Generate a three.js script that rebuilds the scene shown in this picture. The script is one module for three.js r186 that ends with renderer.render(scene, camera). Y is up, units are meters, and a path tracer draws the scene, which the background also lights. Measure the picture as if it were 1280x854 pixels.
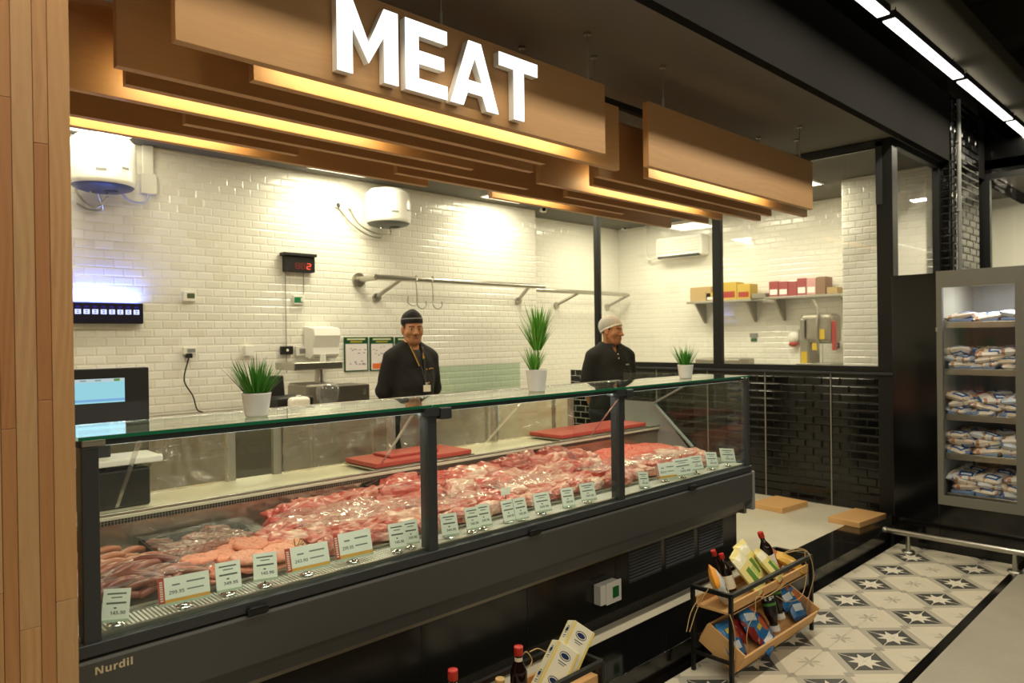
import * as THREE from 'three';
import { RoundedBoxGeometry } from 'three/addons/geometries/RoundedBoxGeometry.js';
import { mergeGeometries, mergeVertices } from 'three/addons/utils/BufferGeometryUtils.js';
import { RectAreaLightUniformsLib } from 'three/addons/lights/RectAreaLightUniformsLib.js';
import { FontLoader } from 'three/addons/loaders/FontLoader.js';
import { TextGeometry } from 'three/addons/geometries/TextGeometry.js';
import { ImprovedNoise } from 'three/addons/math/ImprovedNoise.js';

// ---------------------------------------------------------------- camera, lights, exposure
const scene = new THREE.Scene();
scene.background = new THREE.Color(0x0b0b0c);
const FOC = 898.35, YAW = 0.76659, PITCH = -0.00489, ROLL = -0.01311, EYE = new THREE.Vector3(0, 1.6, 0);
const camera = new THREE.PerspectiveCamera(2 * Math.atan(427 / FOC) * 180 / Math.PI, 1280 / 854, 0.05, 60);
camera.position.copy(EYE);
camera.quaternion.setFromEuler(new THREE.Euler(PITCH, -YAW, ROLL, 'YXZ'));
camera.updateMatrixWorld(true); camera.focus = 2.9; camera.userData.fStop = 3.5;
const renderer = new THREE.WebGLRenderer({ antialias: true });
renderer.toneMapping = THREE.LinearToneMapping;
renderer.toneMappingExposure = 1.0;
renderer.shadowMap.enabled = true;
RectAreaLightUniformsLib.init();
const CEIL = 3.2, PLAT = 0.108, WALLZ = -6.27;
const WARM = new THREE.Color().setRGB(1, 0.91, 0.62), SHOP = new THREE.Color().setRGB(1, 0.9, 0.68), AMBER = new THREE.Color().setRGB(1, 0.79, 0.4);
const L_PANEL = 20, L_STRIP = 55, L_LED = 105, L_CASE = 19;
function areaLight(w, h, pos, dir, color, power) {
  const l = new THREE.RectAreaLight(color, power, w, h);
  l.position.set(...pos); l.lookAt(pos[0] + dir[0], pos[1] + dir[1], pos[2] + dir[2]);
  scene.add(l); return l;
}
// a pixel of the photograph (1280 x 854) gives a direction; the surface it touches gives the distance
function ray(px, py) { return new THREE.Vector3((px - 640) / FOC, -(py - 427) / FOC, -1).applyQuaternion(camera.quaternion); }
function onAxis(k, px, py, v) { const d = ray(px, py); return EYE.clone().addScaledVector(d, (v - EYE.getComponent(k)) / d.getComponent(k)); }
const onX = (px, py, v) => onAxis(0, px, py, v), onY = (px, py, v) => onAxis(1, px, py, v), onZ = (px, py, v) => onAxis(2, px, py, v);

// ---------------------------------------------------------------- helpers
let seed = 7;
function rnd() { seed = (seed + 0x6D2B79F5) | 0; let t = Math.imul(seed ^ (seed >>> 15), 1 | seed); t = (t + Math.imul(t ^ (t >>> 7), 61 | t)) ^ t; return ((t ^ (t >>> 14)) >>> 0) / 4294967296; }
const rr = (a, b) => a + (b - a) * rnd();
const PN = new ImprovedNoise();
const nz = (x, y, z = 0) => PN.noise(x, y, z);
const fbm = (x, y, z, n = 4) => { let s = 0, a = 0.5; for (let i = 0; i < n; i++) { s += a * nz(x, y, z + i * 7.3); x *= 2; y *= 2; z *= 2; a *= 0.5; } return s; };
const sst = (a, b, x) => { const t = Math.min(1, Math.max(0, (x - a) / (b - a))); return t * t * (3 - 2 * t); };
const lerp = (a, b, t) => a + (b - a) * t;
const used = {};
function numbered(n) { if (used[n] === undefined) { used[n] = 0; return n; } used[n]++; return n + '_' + String(used[n]).padStart(3, '0'); }
function fin(o) { o.traverse(m => { if (m.isMesh) { m.castShadow = true; m.receiveShadow = true; } }); return o; }
function norm(g) { if (g.index) g = g.toNonIndexed(); for (const k of Object.keys(g.attributes)) if (!['position', 'normal', 'uv', 'color'].includes(k)) g.deleteAttribute(k); return g; }
function merged(gs) {
  if (!Array.isArray(gs)) return gs;
  if (gs.length === 1) return gs[0];
  gs = gs.map(norm);
  const col = gs.some(g => g.attributes.color);
  for (const g of gs) { if (!g.attributes.uv) g.setAttribute('uv', new THREE.BufferAttribute(new Float32Array(g.attributes.position.count * 2), 2)); if (!g.attributes.normal) g.computeVertexNormals(); if (col && !g.attributes.color) g.setAttribute('color', new THREE.BufferAttribute(new Float32Array(g.attributes.position.count * 3).fill(1), 3)); }
  return mergeGeometries(gs, false);
}
function part(name, gs, mat, parent, label) { const m = new THREE.Mesh(merged(gs), mat); m.name = name; m.castShadow = m.receiveShadow = true; parent.add(m); if (label) m.userData.label = label; return m; }
function group(name, parent) { const g = new THREE.Group(); g.name = name; parent.add(g); return g; }
function thing(name, label, category, pos = [0, 0, 0], turn = 0, grp) {
  const o = new THREE.Group(); o.name = numbered(name); o.position.set(...pos); o.rotation.y = turn; scene.add(o);
  o.userData = { label, category }; if (grp) o.userData.group = grp; return o;
}
function solo(name, gs, mat, label, category, grp) { const m = part(numbered(name), gs, mat, scene); m.userData = { label, category }; if (grp) m.userData.group = grp; return m; }
function struct(name, gs, mat, label) { const m = part(numbered(name), gs, mat, scene); m.userData = { kind: 'structure', label, category: name.split('_')[0] }; return m; }
function structGroup(name, label) { const o = new THREE.Group(); o.name = numbered(name); scene.add(o); o.userData = { kind: 'structure', label, category: name.split('_')[0] }; return o; }
function copyOf(o, label, grp) { const c = o.clone(); c.name = numbered(o.name.replace(/_\d{3}$/, '')); c.userData = { ...o.userData }; if (label) c.userData.label = label; if (grp) c.userData.group = grp; scene.add(c); return c; }
function bx(x0, x1, y0, y1, z0, z1, r = 0) {
  const w = Math.abs(x1 - x0), h = Math.abs(y1 - y0), d = Math.abs(z1 - z0);
  const g = r > 0 ? new RoundedBoxGeometry(w, h, d, 2, Math.min(r, w * .49, h * .49, d * .49)) : new THREE.BoxGeometry(w, h, d);
  g.translate((x0 + x1) / 2, (y0 + y1) / 2, (z0 + z1) / 2); return g;
}
function bc(w, h, d, x = 0, y = 0, z = 0, r = 0) { return bx(x - w / 2, x + w / 2, y - h / 2, y + h / 2, z - d / 2, z + d / 2, r); }
const V = (x, y, z) => new THREE.Vector3(x, y, z);
function rod(a, b, r0, r1 = r0, seg = 14) {
  a = a.isVector3 ? a : V(...a); b = b.isVector3 ? b : V(...b);
  const d = b.clone().sub(a), g = new THREE.CylinderGeometry(r1, r0, d.length(), seg);
  g.applyQuaternion(new THREE.Quaternion().setFromUnitVectors(V(0, 1, 0), d.clone().normalize())); const m = a.clone().add(b).multiplyScalar(.5); g.translate(m.x, m.y, m.z); return g;
}
function bar(a, b, w, t = w) { // square bar between two points
  a = a.isVector3 ? a : V(...a); b = b.isVector3 ? b : V(...b);
  const d = b.clone().sub(a), g = new THREE.BoxGeometry(w, d.length(), t);
  g.applyQuaternion(new THREE.Quaternion().setFromUnitVectors(V(0, 1, 0), d.clone().normalize())); const m = a.clone().add(b).multiplyScalar(.5); g.translate(m.x, m.y, m.z); return g;
}
function tube(pts, r, seg = 40, rs = 8) { return new THREE.TubeGeometry(new THREE.CatmullRomCurve3(pts.map(p => p.isVector3 ? p : V(...p))), seg, r, rs); }
function lathe(pts, seg = 32) { return new THREE.LatheGeometry(pts.map(p => new THREE.Vector2(p[0], p[1])), seg); }
function at(g, x, y, z, ry = 0, rx = 0, rz = 0) { if (rx) g.rotateX(rx); if (rz) g.rotateZ(rz); if (ry) g.rotateY(ry); g.translate(x, y, z); return g; }
// texture coordinates in metres, u along the given axis
function uvm(g, axis = 0, off = [0, 0]) {
  g = g.index ? g.toNonIndexed() : g; const p = g.attributes.position, n = g.attributes.normal, uv = new Float32Array(p.count * 2);
  for (let i = 0; i < p.count; i++) {
    const q = [p.getX(i), p.getY(i), p.getZ(i)], m = [Math.abs(n.getX(i)), Math.abs(n.getY(i)), Math.abs(n.getZ(i))];
    const big = m.indexOf(Math.max(...m)); let rest = [0, 1, 2].filter(k => k !== big);
    let u = rest.includes(axis) ? axis : rest[0], v = rest.find(k => k !== u);
    uv[i * 2] = q[u] + off[0]; uv[i * 2 + 1] = q[v] + off[1];
  }
  g.setAttribute('uv', new THREE.BufferAttribute(uv, 2)); return g;
}
function dataTex(w, h, f, srgb = true) {
  const d = new Uint8Array(w * h * 4);
  for (let y = 0; y < h; y++) for (let x = 0; x < w; x++) { const c = f(x / w, y / h); const i = (y * w + x) * 4; d[i] = Math.max(0, Math.min(255, c[0])); d[i + 1] = Math.max(0, Math.min(255, c[1])); d[i + 2] = Math.max(0, Math.min(255, c[2])); d[i + 3] = 255; }
  const t = new THREE.DataTexture(d, w, h); t.wrapS = t.wrapT = THREE.RepeatWrapping; t.magFilter = t.minFilter = THREE.LinearFilter; if (srgb) t.colorSpace = THREE.SRGBColorSpace; t.needsUpdate = true; return t;
}
function canvasTex(w, h, f) { const c = document.createElement('canvas'); c.width = w; c.height = h; f(c.getContext('2d'), w, h); const t = new THREE.CanvasTexture(c); t.colorSpace = THREE.SRGBColorSpace; return t; }
const M = {};
function mat(k, color, roughness = .6, metalness = 0, extra = {}) { const m = new THREE.MeshStandardMaterial({ roughness, metalness, ...extra }); if (Array.isArray(color)) m.color.setRGB(...color); else m.color.set(color); m.name = k; return (M[k] = m); }
function phys(k, color, o) { const m = new THREE.MeshPhysicalMaterial(o); m.color.set(color); m.name = k; return (M[k] = m); }
// periodic fine + coarse noise
const per = (u, v, fx, fy, s) => { const a = nz(u * fx, v * fy, s), b = nz((u - 1) * fx, v * fy, s), c = nz(u * fx, (v - 1) * fy, s), d = nz((u - 1) * fx, (v - 1) * fy, s); return lerp(lerp(a, b, u), lerp(c, d, u), v); };
const woodTex = (base, dark, k = 1) => dataTex(1024, 512, (u, v) => {
  const warp = per(u, v, 1.6, 3, 3) * .5 + per(u, v, 4, 8, 9) * .1;
  const ring = Math.sin((v * 14 + warp * 6) * 6.2832); const fine = per(u, v, 14, 190, 5), pore = sst(.22, .5, per(u, v, 30, 240, 8));
  const t = .5 + .12 * k * ring * (.2 + .8 * sst(-.1, .35, per(u, v, 1.5, 2, 14))) + .4 * fine + per(u, v, 2, 4, 21) * .25;
  return [0, 1, 2].map(i => lerp(base[i], dark[i], Math.min(1, Math.max(0, t * .55))) - pore * 14);
});
const TW = woodTex([208, 170, 122], [170, 126, 82]), TW2 = woodTex([220, 184, 138], [160, 114, 74], 1.7), TW3 = woodTex([228, 196, 150], [202, 160, 110]);
TW.repeat.set(1 / 1.5, 1 / .5); TW2.repeat.set(1 / 1.1, 1 / .3); TW3.repeat.set(1 / .9, 1 / .3);
mat('board', 0xece2d6, .5, 0, { map: TW });
const staveCols = ['#ece4dc', '#dcc2ac', '#e6d4c2', '#d6b79e', '#eee0d0'];
const staveMats = staveCols.map((c, i) => mat('stave' + i, c, .45, 0, { map: TW2 }));
mat('plywood', 0xf8e6cc, .6, 0, { map: TW3 });
mat('blackmetal', 0x161616, .45, .3); mat('blackplastic', 0x121212, .5); mat('blackgloss', 0x0b0b0b, .12); mat('matteblack', 0x17171a, .75);
mat('caseGrey', 0x4b4a48, .42, .15); mat('caseDark', 0x191919, .35, .1); mat('frameGrey', 0x3d4043, .4, .35);
mat('steel', 0xb9b6ac, .28, .95); mat('steelBrushed', 0x9d988c, .45, .8); mat('chrome', 0xdddddd, .12, 1); mat('whitePlastic', 0xeceae2, .4); mat('white', 0xf2f0ea, .5); mat('greyPlastic', 0x8b8c8a, .5);
mat('enamel', 0xf5f4ee, .18); mat('grout', 0xe2dece, .9); mat('tileWhite', 0xf1efe6, .13); mat('tileWhite2', 0xece9de, .16); mat('tileWhite3', 0xf5f3ec, .11);
mat('tileBlack', 0x0a0a0a, .12); mat('tileBlack2', 0x0d0c0c, .17); mat('groutDark', 0x3a3832, .9);
mat('ceilGrey', 0x67645c, .85); phys('fascia', 0x1a1918, { roughness: 1, specularIntensity: .15 }); mat('darkCeil', 0x4a463d, .95);
phys('glass', 0xffffff, { roughness: .01, transmission: 1, thickness: 0, ior: 1.5 });
phys('caseGlass', 0xf6fbf7, { roughness: .01, transmission: 1, thickness: 0, ior: 1.45 });
phys('topGlass', 0xeaf6ee, { roughness: .01, transmission: 1, thickness: 0, ior: 1.5 });
phys('greenGlass', 0xe6f1e8, { roughness: .03, transmission: 1, thickness: 0, ior: 1.5 });
mat('glassEdge', 0x1f6a4c, .15);
phys('film', 0xe2d4c0, { roughness: .06, transmission: .8, thickness: 0, ior: 1.5 });
phys('clearPlastic', 0xffffff, { roughness: .05, transmission: .93, thickness: 0, ior: 1.45 });
const glow = (k, c, s) => mat(k, 0x000000, .5, 0, { emissive: new THREE.Color().setRGB(...c), emissiveIntensity: s });
glow('panelGlow', [1, .97, .86], 2.2); glow('stripGlow', [1, .97, .88], 2.2); glow('ledGlow', [1, .72, .3], 2.5); glow('letterGlow', [1, .99, .95], 1.7);
const concrete = (b, a, f) => dataTex(512, 512, (u, v) => { const n = per(u, v, 5, 5, 2) * .6 + per(u, v, 17, 17, 4) * .3 + per(u, v, 90, 90, 6) * .25; return b.map(c => c * (1 + a * n)); });
const TC = concrete([172, 165, 150], .16); TC.repeat.set(1 / 2.4, 1 / 2.4);
mat('concrete', 0xffffff, .42, 0, { map: TC });
const TC2 = concrete([204, 196, 176], .12); TC2.repeat.set(1 / 1.7, 1 / 1.7);
mat('platform', 0xffffff, .38, 0, { map: TC2 });
// ---------------------------------------------------------------- floors, step, pillars
struct('floor', uvm(bx(-7, 12.5, -.12, 0, -1.105, 8)), M.concrete, 'smooth grey concrete shop floor beside the patterned tiles');
struct('floor_platform', uvm(bx(-.45, 8.8, -.12, PLAT, -6.8, -2.24)), M.platform, 'raised pale concrete floor behind the black step');
struct('trim_border', bx(-7, 5.88, -.12, .0005, -1.15, -1.105), M.tileBlack2, 'black stone border strip beside the star tiles');
struct('trim_step_edge', bx(-7, 5.88, -.12, .0005, -1.955, -1.91), M.tileBlack2, 'black stone strip at the foot of the step');
{ // the patterned strip: one mesh for every tile
  const T = canvasTex(512, 512, (c, w) => {
    const cream = '#d9d0bb', band = '#b7b0a0', dark = '#4a4a46', pale = '#e2dac8', mid = '#8f8a7e';
    c.fillStyle = cream; c.fillRect(0, 0, w, w);
    for (let i = 0; i < 5000; i++) { c.fillStyle = `rgba(${rnd() < .5 ? '255,250,235' : '120,110,90'},.06)`; c.fillRect(rnd() * w, rnd() * w, 5, 3); }
    const dia = (x, y, r, f) => { c.fillStyle = f; c.beginPath(); c.moveTo(x, y - r); c.lineTo(x + r, y); c.lineTo(x, y + r); c.lineTo(x - r, y); c.fill(); };
    const h = w / 2;
    // grey bands between dark diamond and pale diamonds
    dia(h, h, h * .98, band); dia(h, h, h * .7, dark);
    c.strokeStyle = '#cfc7b4'; c.lineWidth = w * .012; for (const s of [[0, 0], [w, 0], [0, w], [w, w]]) { }
    c.fillStyle = cream; // joints between the bands stay pale
    for (const [a, b] of [[h, 0], [w, h], [h, w], [0, h]]) { c.save(); c.translate(a, b); c.rotate(Math.PI / 4); c.fillStyle = '#a9a294'; c.fillRect(-w * .055, -w * .055, w * .11, w * .11); c.restore(); }
    const star = (x, y, R, r, f, f2, rot) => { c.fillStyle = f; c.beginPath(); for (let i = 0; i < 16; i++) { const q = i % 2 ? r : R, a = i * Math.PI / 8 + rot; c.lineTo(x + q * Math.cos(a), y + q * Math.sin(a)); } c.fill(); c.strokeStyle = f2; c.lineWidth = 1.6; for (let i = 0; i < 8; i++) { const a = i * Math.PI / 4 + rot; c.beginPath(); c.moveTo(x, y); c.lineTo(x + R * .96 * Math.cos(a), y + R * .96 * Math.sin(a)); c.stroke(); } };
    star(h, h, h * .44, h * .22, pale, '#b5ac9a', Math.PI / 4 + 0);
    c.strokeStyle = pale; c.lineWidth = w * .012; for (let i = 0; i < 4; i++) { const a = i * Math.PI / 2; c.beginPath(); c.moveTo(h + h * .3 * Math.cos(a), h + h * .3 * Math.sin(a)); c.lineTo(h + h * .66 * Math.cos(a), h + h * .66 * Math.sin(a)); c.stroke(); }
    for (const [x, y] of [[0, 0], [w, 0], [0, w], [w, w]]) { dia(x, y, h * .72, cream); c.fillStyle = '#b3ab9a'; for (let i = 0; i < 4; i++) { const a = i * Math.PI / 2 + Math.PI / 4; c.save(); c.translate(x, y); c.rotate(a); c.beginPath(); c.ellipse(h * .15, 0, h * .13, h * .045, 0, 0, 7); c.fill(); c.restore(); } c.fillStyle = '#c4bca9'; for (let i = 0; i < 4; i++) { const a = i * Math.PI / 2; c.save(); c.translate(x, y); c.rotate(a); c.beginPath(); c.ellipse(h * .2, 0, h * .2, h * .02, 0, 0, 7); c.fill(); c.restore(); } }
  });
  const m = mat('starTile', 0xffffff, .38, 0, { map: T }), side = M.grout;
  const fl = structGroup('floor_tiles', 'floor strip of cream tiles with dark star diamonds'); const cw = .3845, ch = .38;
  const full = new THREE.PlaneGeometry(cw - .0015, ch - .0015); full.rotateX(-Math.PI / 2);
  part('bed', bx(-7, 5.88, -.12, -.002, -1.91, -1.15), M.grout, fl);
  for (let r = 0; r < 2; r++) for (let k = 0; k < 15; k++) {
    const x = 5.573 - cw * k, z = -1.72 + ch * r; const t = new THREE.Mesh(full, m); t.name = 'tile'; t.position.set(x, 0, z); t.receiveShadow = true; fl.add(t);
  }
  for (let r = 0; r < 2; r++) { // cut tiles along the cabinet
    const g = new THREE.PlaneGeometry(.112, ch - .0015); g.rotateX(-Math.PI / 2); const uv = g.attributes.uv; for (let i = 0; i < uv.count; i++) uv.setX(i, uv.getX(i) * .29); const t = part('tile', g, m, fl); t.position.set(5.573 + cw / 2 + .0565, 0, -1.72 + ch * r);
  }
}
{ // black polished step
  const st = structGroup('floor_step', 'black polished stone step in front of the meat counter');
  part('core', bx(-.45, 5.88, -.1, PLAT - .018, -2.24, -1.957), M.groutDark, st);
  for (let k = 0; k < 11; k++) {
    const x0 = 5.88 - .6 * (k + 1), x1 = 5.88 - .6 * k - .002; if (x1 < -.45) break; const a = Math.max(-.45, x0);
    part('tread', bx(a, x1, PLAT - .018, PLAT, -2.239, -1.951, .002), M.tileBlack, st); part('riser', bx(a, x1, 0, PLAT - .019, -1.967, -1.955, .001), M.tileBlack2, st);
  }
}
{ // timber pillar of glued staves beside the counter
  const p = structGroup('pillar', 'pillar clad in glued oak staves beside the counter'); const X1 = .468, Z1 = -2.10;
  part('core', bx(-.36, X1 - .014, PLAT, CEIL, -2.9, Z1 - .014), M.plywood, p);
  const ws = [.049, .032, .045, .031, .05, .045, .055, .035, .06, .05, .04, .055, .05, .048, .04, .05, .05]; let x = X1; let k = 0;
  const cuts = [[.95], [1.46, 2.1], [.9, 2.6], [1.395, 2.2], [1.0, 1.9], [1.5], [1.1, 2.3], [.8, 1.7], [1.3], [1.2], [.9], [1.4], [1.1], [1.5], [1.2], [1.0], [1.3]];
  const tone = [[0, 4], [1, 3, 2], [4, 0, 4], [1, 3, 1], [2, 0, 1], [4, 2], [0, 1, 4], [3, 2, 0], [1, 0], [0, 3], [2, 1], [0, 4], [1, 2], [3, 0], [2, 4], [0, 1], [1, 0]];
  for (const w of ws) {
    if (x - w < -.37) break; const ys = [PLAT, ...cuts[k % cuts.length], CEIL];
    for (let i = 0; i + 1 < ys.length; i++) { const g = uvm(bx(x - w + .0006, x - .0006, ys[i] + .0004, ys[i + 1] - .0004, Z1 - .014, Z1, .0015), 1, [rnd() * 3, rnd() * 3]); part('stave', g, staveMats[tone[k % tone.length][i % 3]], p); }
    x -= w; k++;
  }
  for (let i = 0; i < 16; i++) part('stave', uvm(bx(X1 - .014, X1, PLAT, CEIL, -2.9 + .0496 * i, -2.9 + .0496 * (i + 1) - .0012, .0015), 1, [rnd() * 3, rnd() * 3]), staveMats[i % 5], p);
}
// ---------------------------------------------------------------- tiled walls
function frustum(w, h, d, b) {
  const P = [[-w / 2, -h / 2, 0], [w / 2, -h / 2, 0], [w / 2, h / 2, 0], [-w / 2, h / 2, 0], [-w / 2 + b, -h / 2 + b, d], [w / 2 - b, -h / 2 + b, d], [w / 2 - b, h / 2 - b, d], [-w / 2 + b, h / 2 - b, d]];
  const Q = [[4, 5, 6, 7], [0, 1, 5, 4], [1, 2, 6, 5], [2, 3, 7, 6], [3, 0, 4, 7]], pos = [];
  for (const [a, b2, c, e] of Q) for (const i of [a, b2, c, a, c, e]) pos.push(...P[i]);
  const g = new THREE.BufferGeometry(); g.setAttribute('position', new THREE.Float32BufferAttribute(pos, 3)); g.setAttribute('uv', new THREE.Float32BufferAttribute(new Float32Array(pos.length / 3 * 2), 2)); g.computeVertexNormals(); return g;
}
// a wall face from (0,0) to (W,H) in its own plane, z outwards; the tiles nearest the eye are pieces of their own, the rest one field
function tileFace(parent, W, H, tw, th, gap, dep, bev, mats, nOwn, place, hole, bold) {
  const cells = []; let y = 0, row = 0;
  while (y + th * .4 < H) {
    const g = bold && row % bold[0] === 0 && row ? bold[1] : gap; const off = (row % 2) * tw / 2; let x = -off;
    for (; x < W; x += tw) { const a = Math.max(x, 0), b = Math.min(x + tw, W); if (b - a < .02) continue; if (hole && hole((a + b) / 2, y + th / 2)) continue; cells.push([a, b, y, Math.min(y + th, H), g]); }
    y += th; row++;
  }
  const full = frustum(tw - gap, th - gap, dep, bev); const mtx = new THREE.Matrix4().copy(place); const eye = EYE;
  for (const c of cells) { c.mid = V((c[0] + c[1]) / 2, (c[2] + c[3]) / 2, 0).applyMatrix4(mtx); c.full = c[1] - c[0] > tw - 1e-4 && c[3] - c[2] > th - 1e-4; const s = c.mid.clone().project(camera); c.vis = Math.abs(s.x) < .98 && Math.abs(s.y) < .98 && c.mid.y > 1.2; c.d = c.mid.distanceTo(eye); }
  const own = new Set(cells.filter(c => c.full && (nOwn >= 290 ? c.vis : true)).sort((a, b) => a.d - b.d).slice(0, nOwn));
  const rest = []; let k = 0;
  for (const c of cells) {
    const mi = mats[Math.floor(rnd() * mats.length)];
    if (own.has(c)) { const m = new THREE.Mesh(full, mi); m.name = 'tile'; m.castShadow = m.receiveShadow = true; m.applyMatrix4(new THREE.Matrix4().makeTranslation((c[0] + c[1]) / 2, (c[2] + c[3]) / 2, 0).premultiply(mtx)); m.rotateX(rr(-.006, .006)); m.rotateY(rr(-.006, .006)); parent.add(m); }
    else { const g = frustum(c[1] - c[0] - gap, c[3] - c[2] - gap, dep, bev); g.translate((c[0] + c[1]) / 2, (c[2] + c[3]) / 2, 0); g.applyMatrix4(mtx); rest.push(g); }
  }
  if (rest.length) { const f = part('tile_field', rest, mats[0], parent); f.userData.kind = 'stuff'; }
}
const facing = (x, y, z, dir) => { const m = new THREE.Matrix4(); const ry = { '+z': 0, '-x': -Math.PI / 2, '+x': Math.PI / 2, '-z': Math.PI }[dir]; m.makeRotationY(ry); m.setPosition(x, y, z); return m; };
const WT = [M.tileWhite, M.tileWhite2, M.tileWhite3], TWD = .1405, THT = .0695;
{
  const w = structGroup('wall_back', 'white bevelled subway tile wall behind the butchers');
  part('grout_bed', bx(-.45, 6.47, PLAT, CEIL + .02, WALLZ - .2, WALLZ), M.grout, w);
  tileFace(w, 6.12, CEIL - .6, TWD, THT, .0022, .0026, .010, WT, 300, facing(.35, .6, WALLZ, '+z'));
  const w2 = structGroup('wall_recess', 'white tile wall set back beside the glazed prep room');
  part('grout_bed', bx(6.3, 8.85, PLAT, CEIL + .02, -6.85, -6.65), M.grout, w2);
  tileFace(w2, 2.2, CEIL - .6, TWD, THT, .0022, .0026, .010, WT, 0, facing(6.45, .6, -6.65, '+z'));
  tileFace(w2, .38, CEIL - .6, TWD, THT, .0022, .0026, .010, WT, 0, facing(6.47, .6, WALLZ, '+x'));
  const w3 = structGroup('wall_prep_room', 'white tile wall with shelves inside the prep room');
  part('grout_bed', bx(8.65, 8.85, PLAT, CEIL + .02, -6.85, -2.9), M.grout, w3);
  tileFace(w3, 3.65, CEIL - .6, TWD, THT, .0022, .0026, .010, WT, 0, facing(8.65, .6, -6.65, '-x'));
  const w4 = structGroup('wall_prep_pier', 'white tile pier standing inside the prep room');
  part('grout_bed', bx(7.68, 8.85, PLAT, CEIL + .02, -3.0, -2.06), M.grout, w4);
  tileFace(w4, .88, CEIL - .6, TWD, THT, .0022, .0026, .010, WT, 0, facing(7.68, .6, -3.0, '-x'));
  tileFace(w4, .97, CEIL - .6, TWD, THT, .0022, .0026, .010, WT, 0, facing(8.65, .6, -3.0, '-z'));
  struct('wall_left', bx(-.6, -.45, 0, CEIL + .02, -6.8, -2.0), M.white, 'plain white wall closing the butcher room');
  const w5 = structGroup('wall_partition', 'low partition wall of black bevelled tiles under the prep room glass');
  part('grout_bed', bx(6.318, 6.45, PLAT, 1.26, -5.15, -2.1), M.groutDark, w5);
  for (let i = 0; i < 5; i++) part('grout_bed', bx(6.311, 6.32, PLAT, 1.255, -2.577 - .601 * i - .004, -2.577 - .601 * i + .004), mat('groutMid', 0x8a857a, .9), w5);
  for (let i = 0; i < 5; i++) tileFace(w5, .594, 1.13, .1485, .0692, .003, .0022, .009, [M.tileBlack, M.tileBlack2], i < 3 ? 90 : 0, facing(6.315, .115, -2.577 - .601 * i - .597, '-x'), null, [4, .008]);
  tileFace(w5, .46, 1.13, .1485, .0692, .003, .0022, .009, [M.tileBlack, M.tileBlack2], 60, facing(6.315, .115, -2.572, '-x'), null, [4, .008]);
}
// ---------------------------------------------------------------- ceilings, store shell
struct('ceiling', bx(-.6, 8.9, CEIL, CEIL + .12, -6.9, -2.0), M.ceilGrey, 'dark grey lowered ceiling over the meat counter');
struct('ceiling_fascia', bx(-7, 12.5, CEIL - .001, 3.82, -2.05, -1.99), M.fascia, 'black fascia edge of the lowered ceiling');
struct('ceiling_shop', bx(-7.2, 12.6, 4.7, 4.85, -7, 8.2), M.darkCeil, 'dark open ceiling of the shop');
struct('wall_shop_left', bx(-7.2, -7, 0, 4.8, -7, 8.2), M.matteblack, 'dark far wall of the shop');
struct('wall_shop_rear', bx(-7.2, 12.6, 0, 4.8, 8, 8.2), M.matteblack, 'dark wall of the shop facing the counter');
struct('wall_shop_right', bx(12.5, 12.7, 0, 4.8, -7, 8.2), M.matteblack, 'dark end wall of the shop');
struct('wall_shop_back', bx(-7.2, 12.6, 0, 4.8, -7.2, -7), M.matteblack, 'dark back wall above the lowered ceiling');
struct('wall_shop_bay', bx(-7, -.45, 0, CEIL, -2.05, -1.96), M.matteblack, 'dark wall continuing beside the timber pillar');
for (const [z, y] of [[-.9, 4.1], [.8, 4.25], [2.4, 4.1]]) solo('ceiling_pipe', [rod([-6.9, y, z], [12.4, y, z], .05), ...[-4, -1, 2, 5, 8, 11].map(x => rod([x, y, z], [x, 4.7, z], .008))], M.darkCeil, ['dark pipe hung next to the lamp row', 'dark pipe hung high over the shop floor', 'dark pipe hung over the shop aisle'][[-.9, .8, 2.4].indexOf(z)], 'pipe');
solo('ceiling_duct', [bx(-6.9, 12.4, 3.72, 3.86, -1.76, -1.38, .02)], M.darkCeil, 'long dark rectangular duct above the lamp row', 'duct');
for (let i = 0; i < 7; i++) solo('ceiling_joist', bx(1.5 + i * 1.6, 1.62 + i * 1.6, 4.3, 4.68, -1.98, 7.9), M.darkCeil, 'dark steel joist across the open shop ceiling', 'joist', 'ceiling joists');
solo('ceiling_conduit', [tube([[7.6, 4.0, -1.2], [7.9, 3.97, -1.1], [8.2, 4.04, -1.0], [8.7, 3.98, -.7], [9.6, 4.1, -.5]], .02, 40)], M.steelBrushed, 'flexible metal conduit bent under the dark ceiling', 'conduit');
// lamp rows of the shop
function lampRow(y, z, xs, len, label, grp, top = 4.7) {
  for (const x of xs) {
    const t = thing('linear_lamp', label, 'lamp', [x, y, z], 0, grp);
    part('housing', bc(len - .05, .05, .085, 0, .03, 0, .006), M.matteblack, t); part('diffuser', bc(len - .07, .012, .075, 0, 0, 0, .003), M.stripGlow, t);
    for (const q of [-.4, .4]) part('wire', rod([len * q, .05, 0], [len * q, top - y, 0], .003), M.blackmetal, t);
    areaLight(len - .07, .075, [x, y - .012, z], [0, -1, 0], SHOP, L_STRIP);
    part('upper_diffuser', bc(len - .2, .004, .03, 0, .058, 0), M.stripGlow, t); areaLight(len - .2, .03, [x, y + .064, z], [0, 1, 0], SHOP, 5);
  }
}
const row1 = []; for (let i = -4; i < 4; i++) row1.push(5.69 + 1.63 * i + .02);
lampRow(3.6, -1.625, row1, 1.6, 'white linear lamp in the row beside the black fascia', 'linear lamps along the fascia', 3.72);
lampRow(3.6, 1.4, [-3, -1.37, .26, 1.89, 3.52], 1.6, 'white linear lamp in the middle aisle row', 'linear lamps over the aisle');
lampRow(3.6, 4.4, [-3, -1.37, .26, 1.89, 3.52], 1.6, 'white linear lamp in the row farthest from the counter', 'linear lamps far from the counter');
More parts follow.
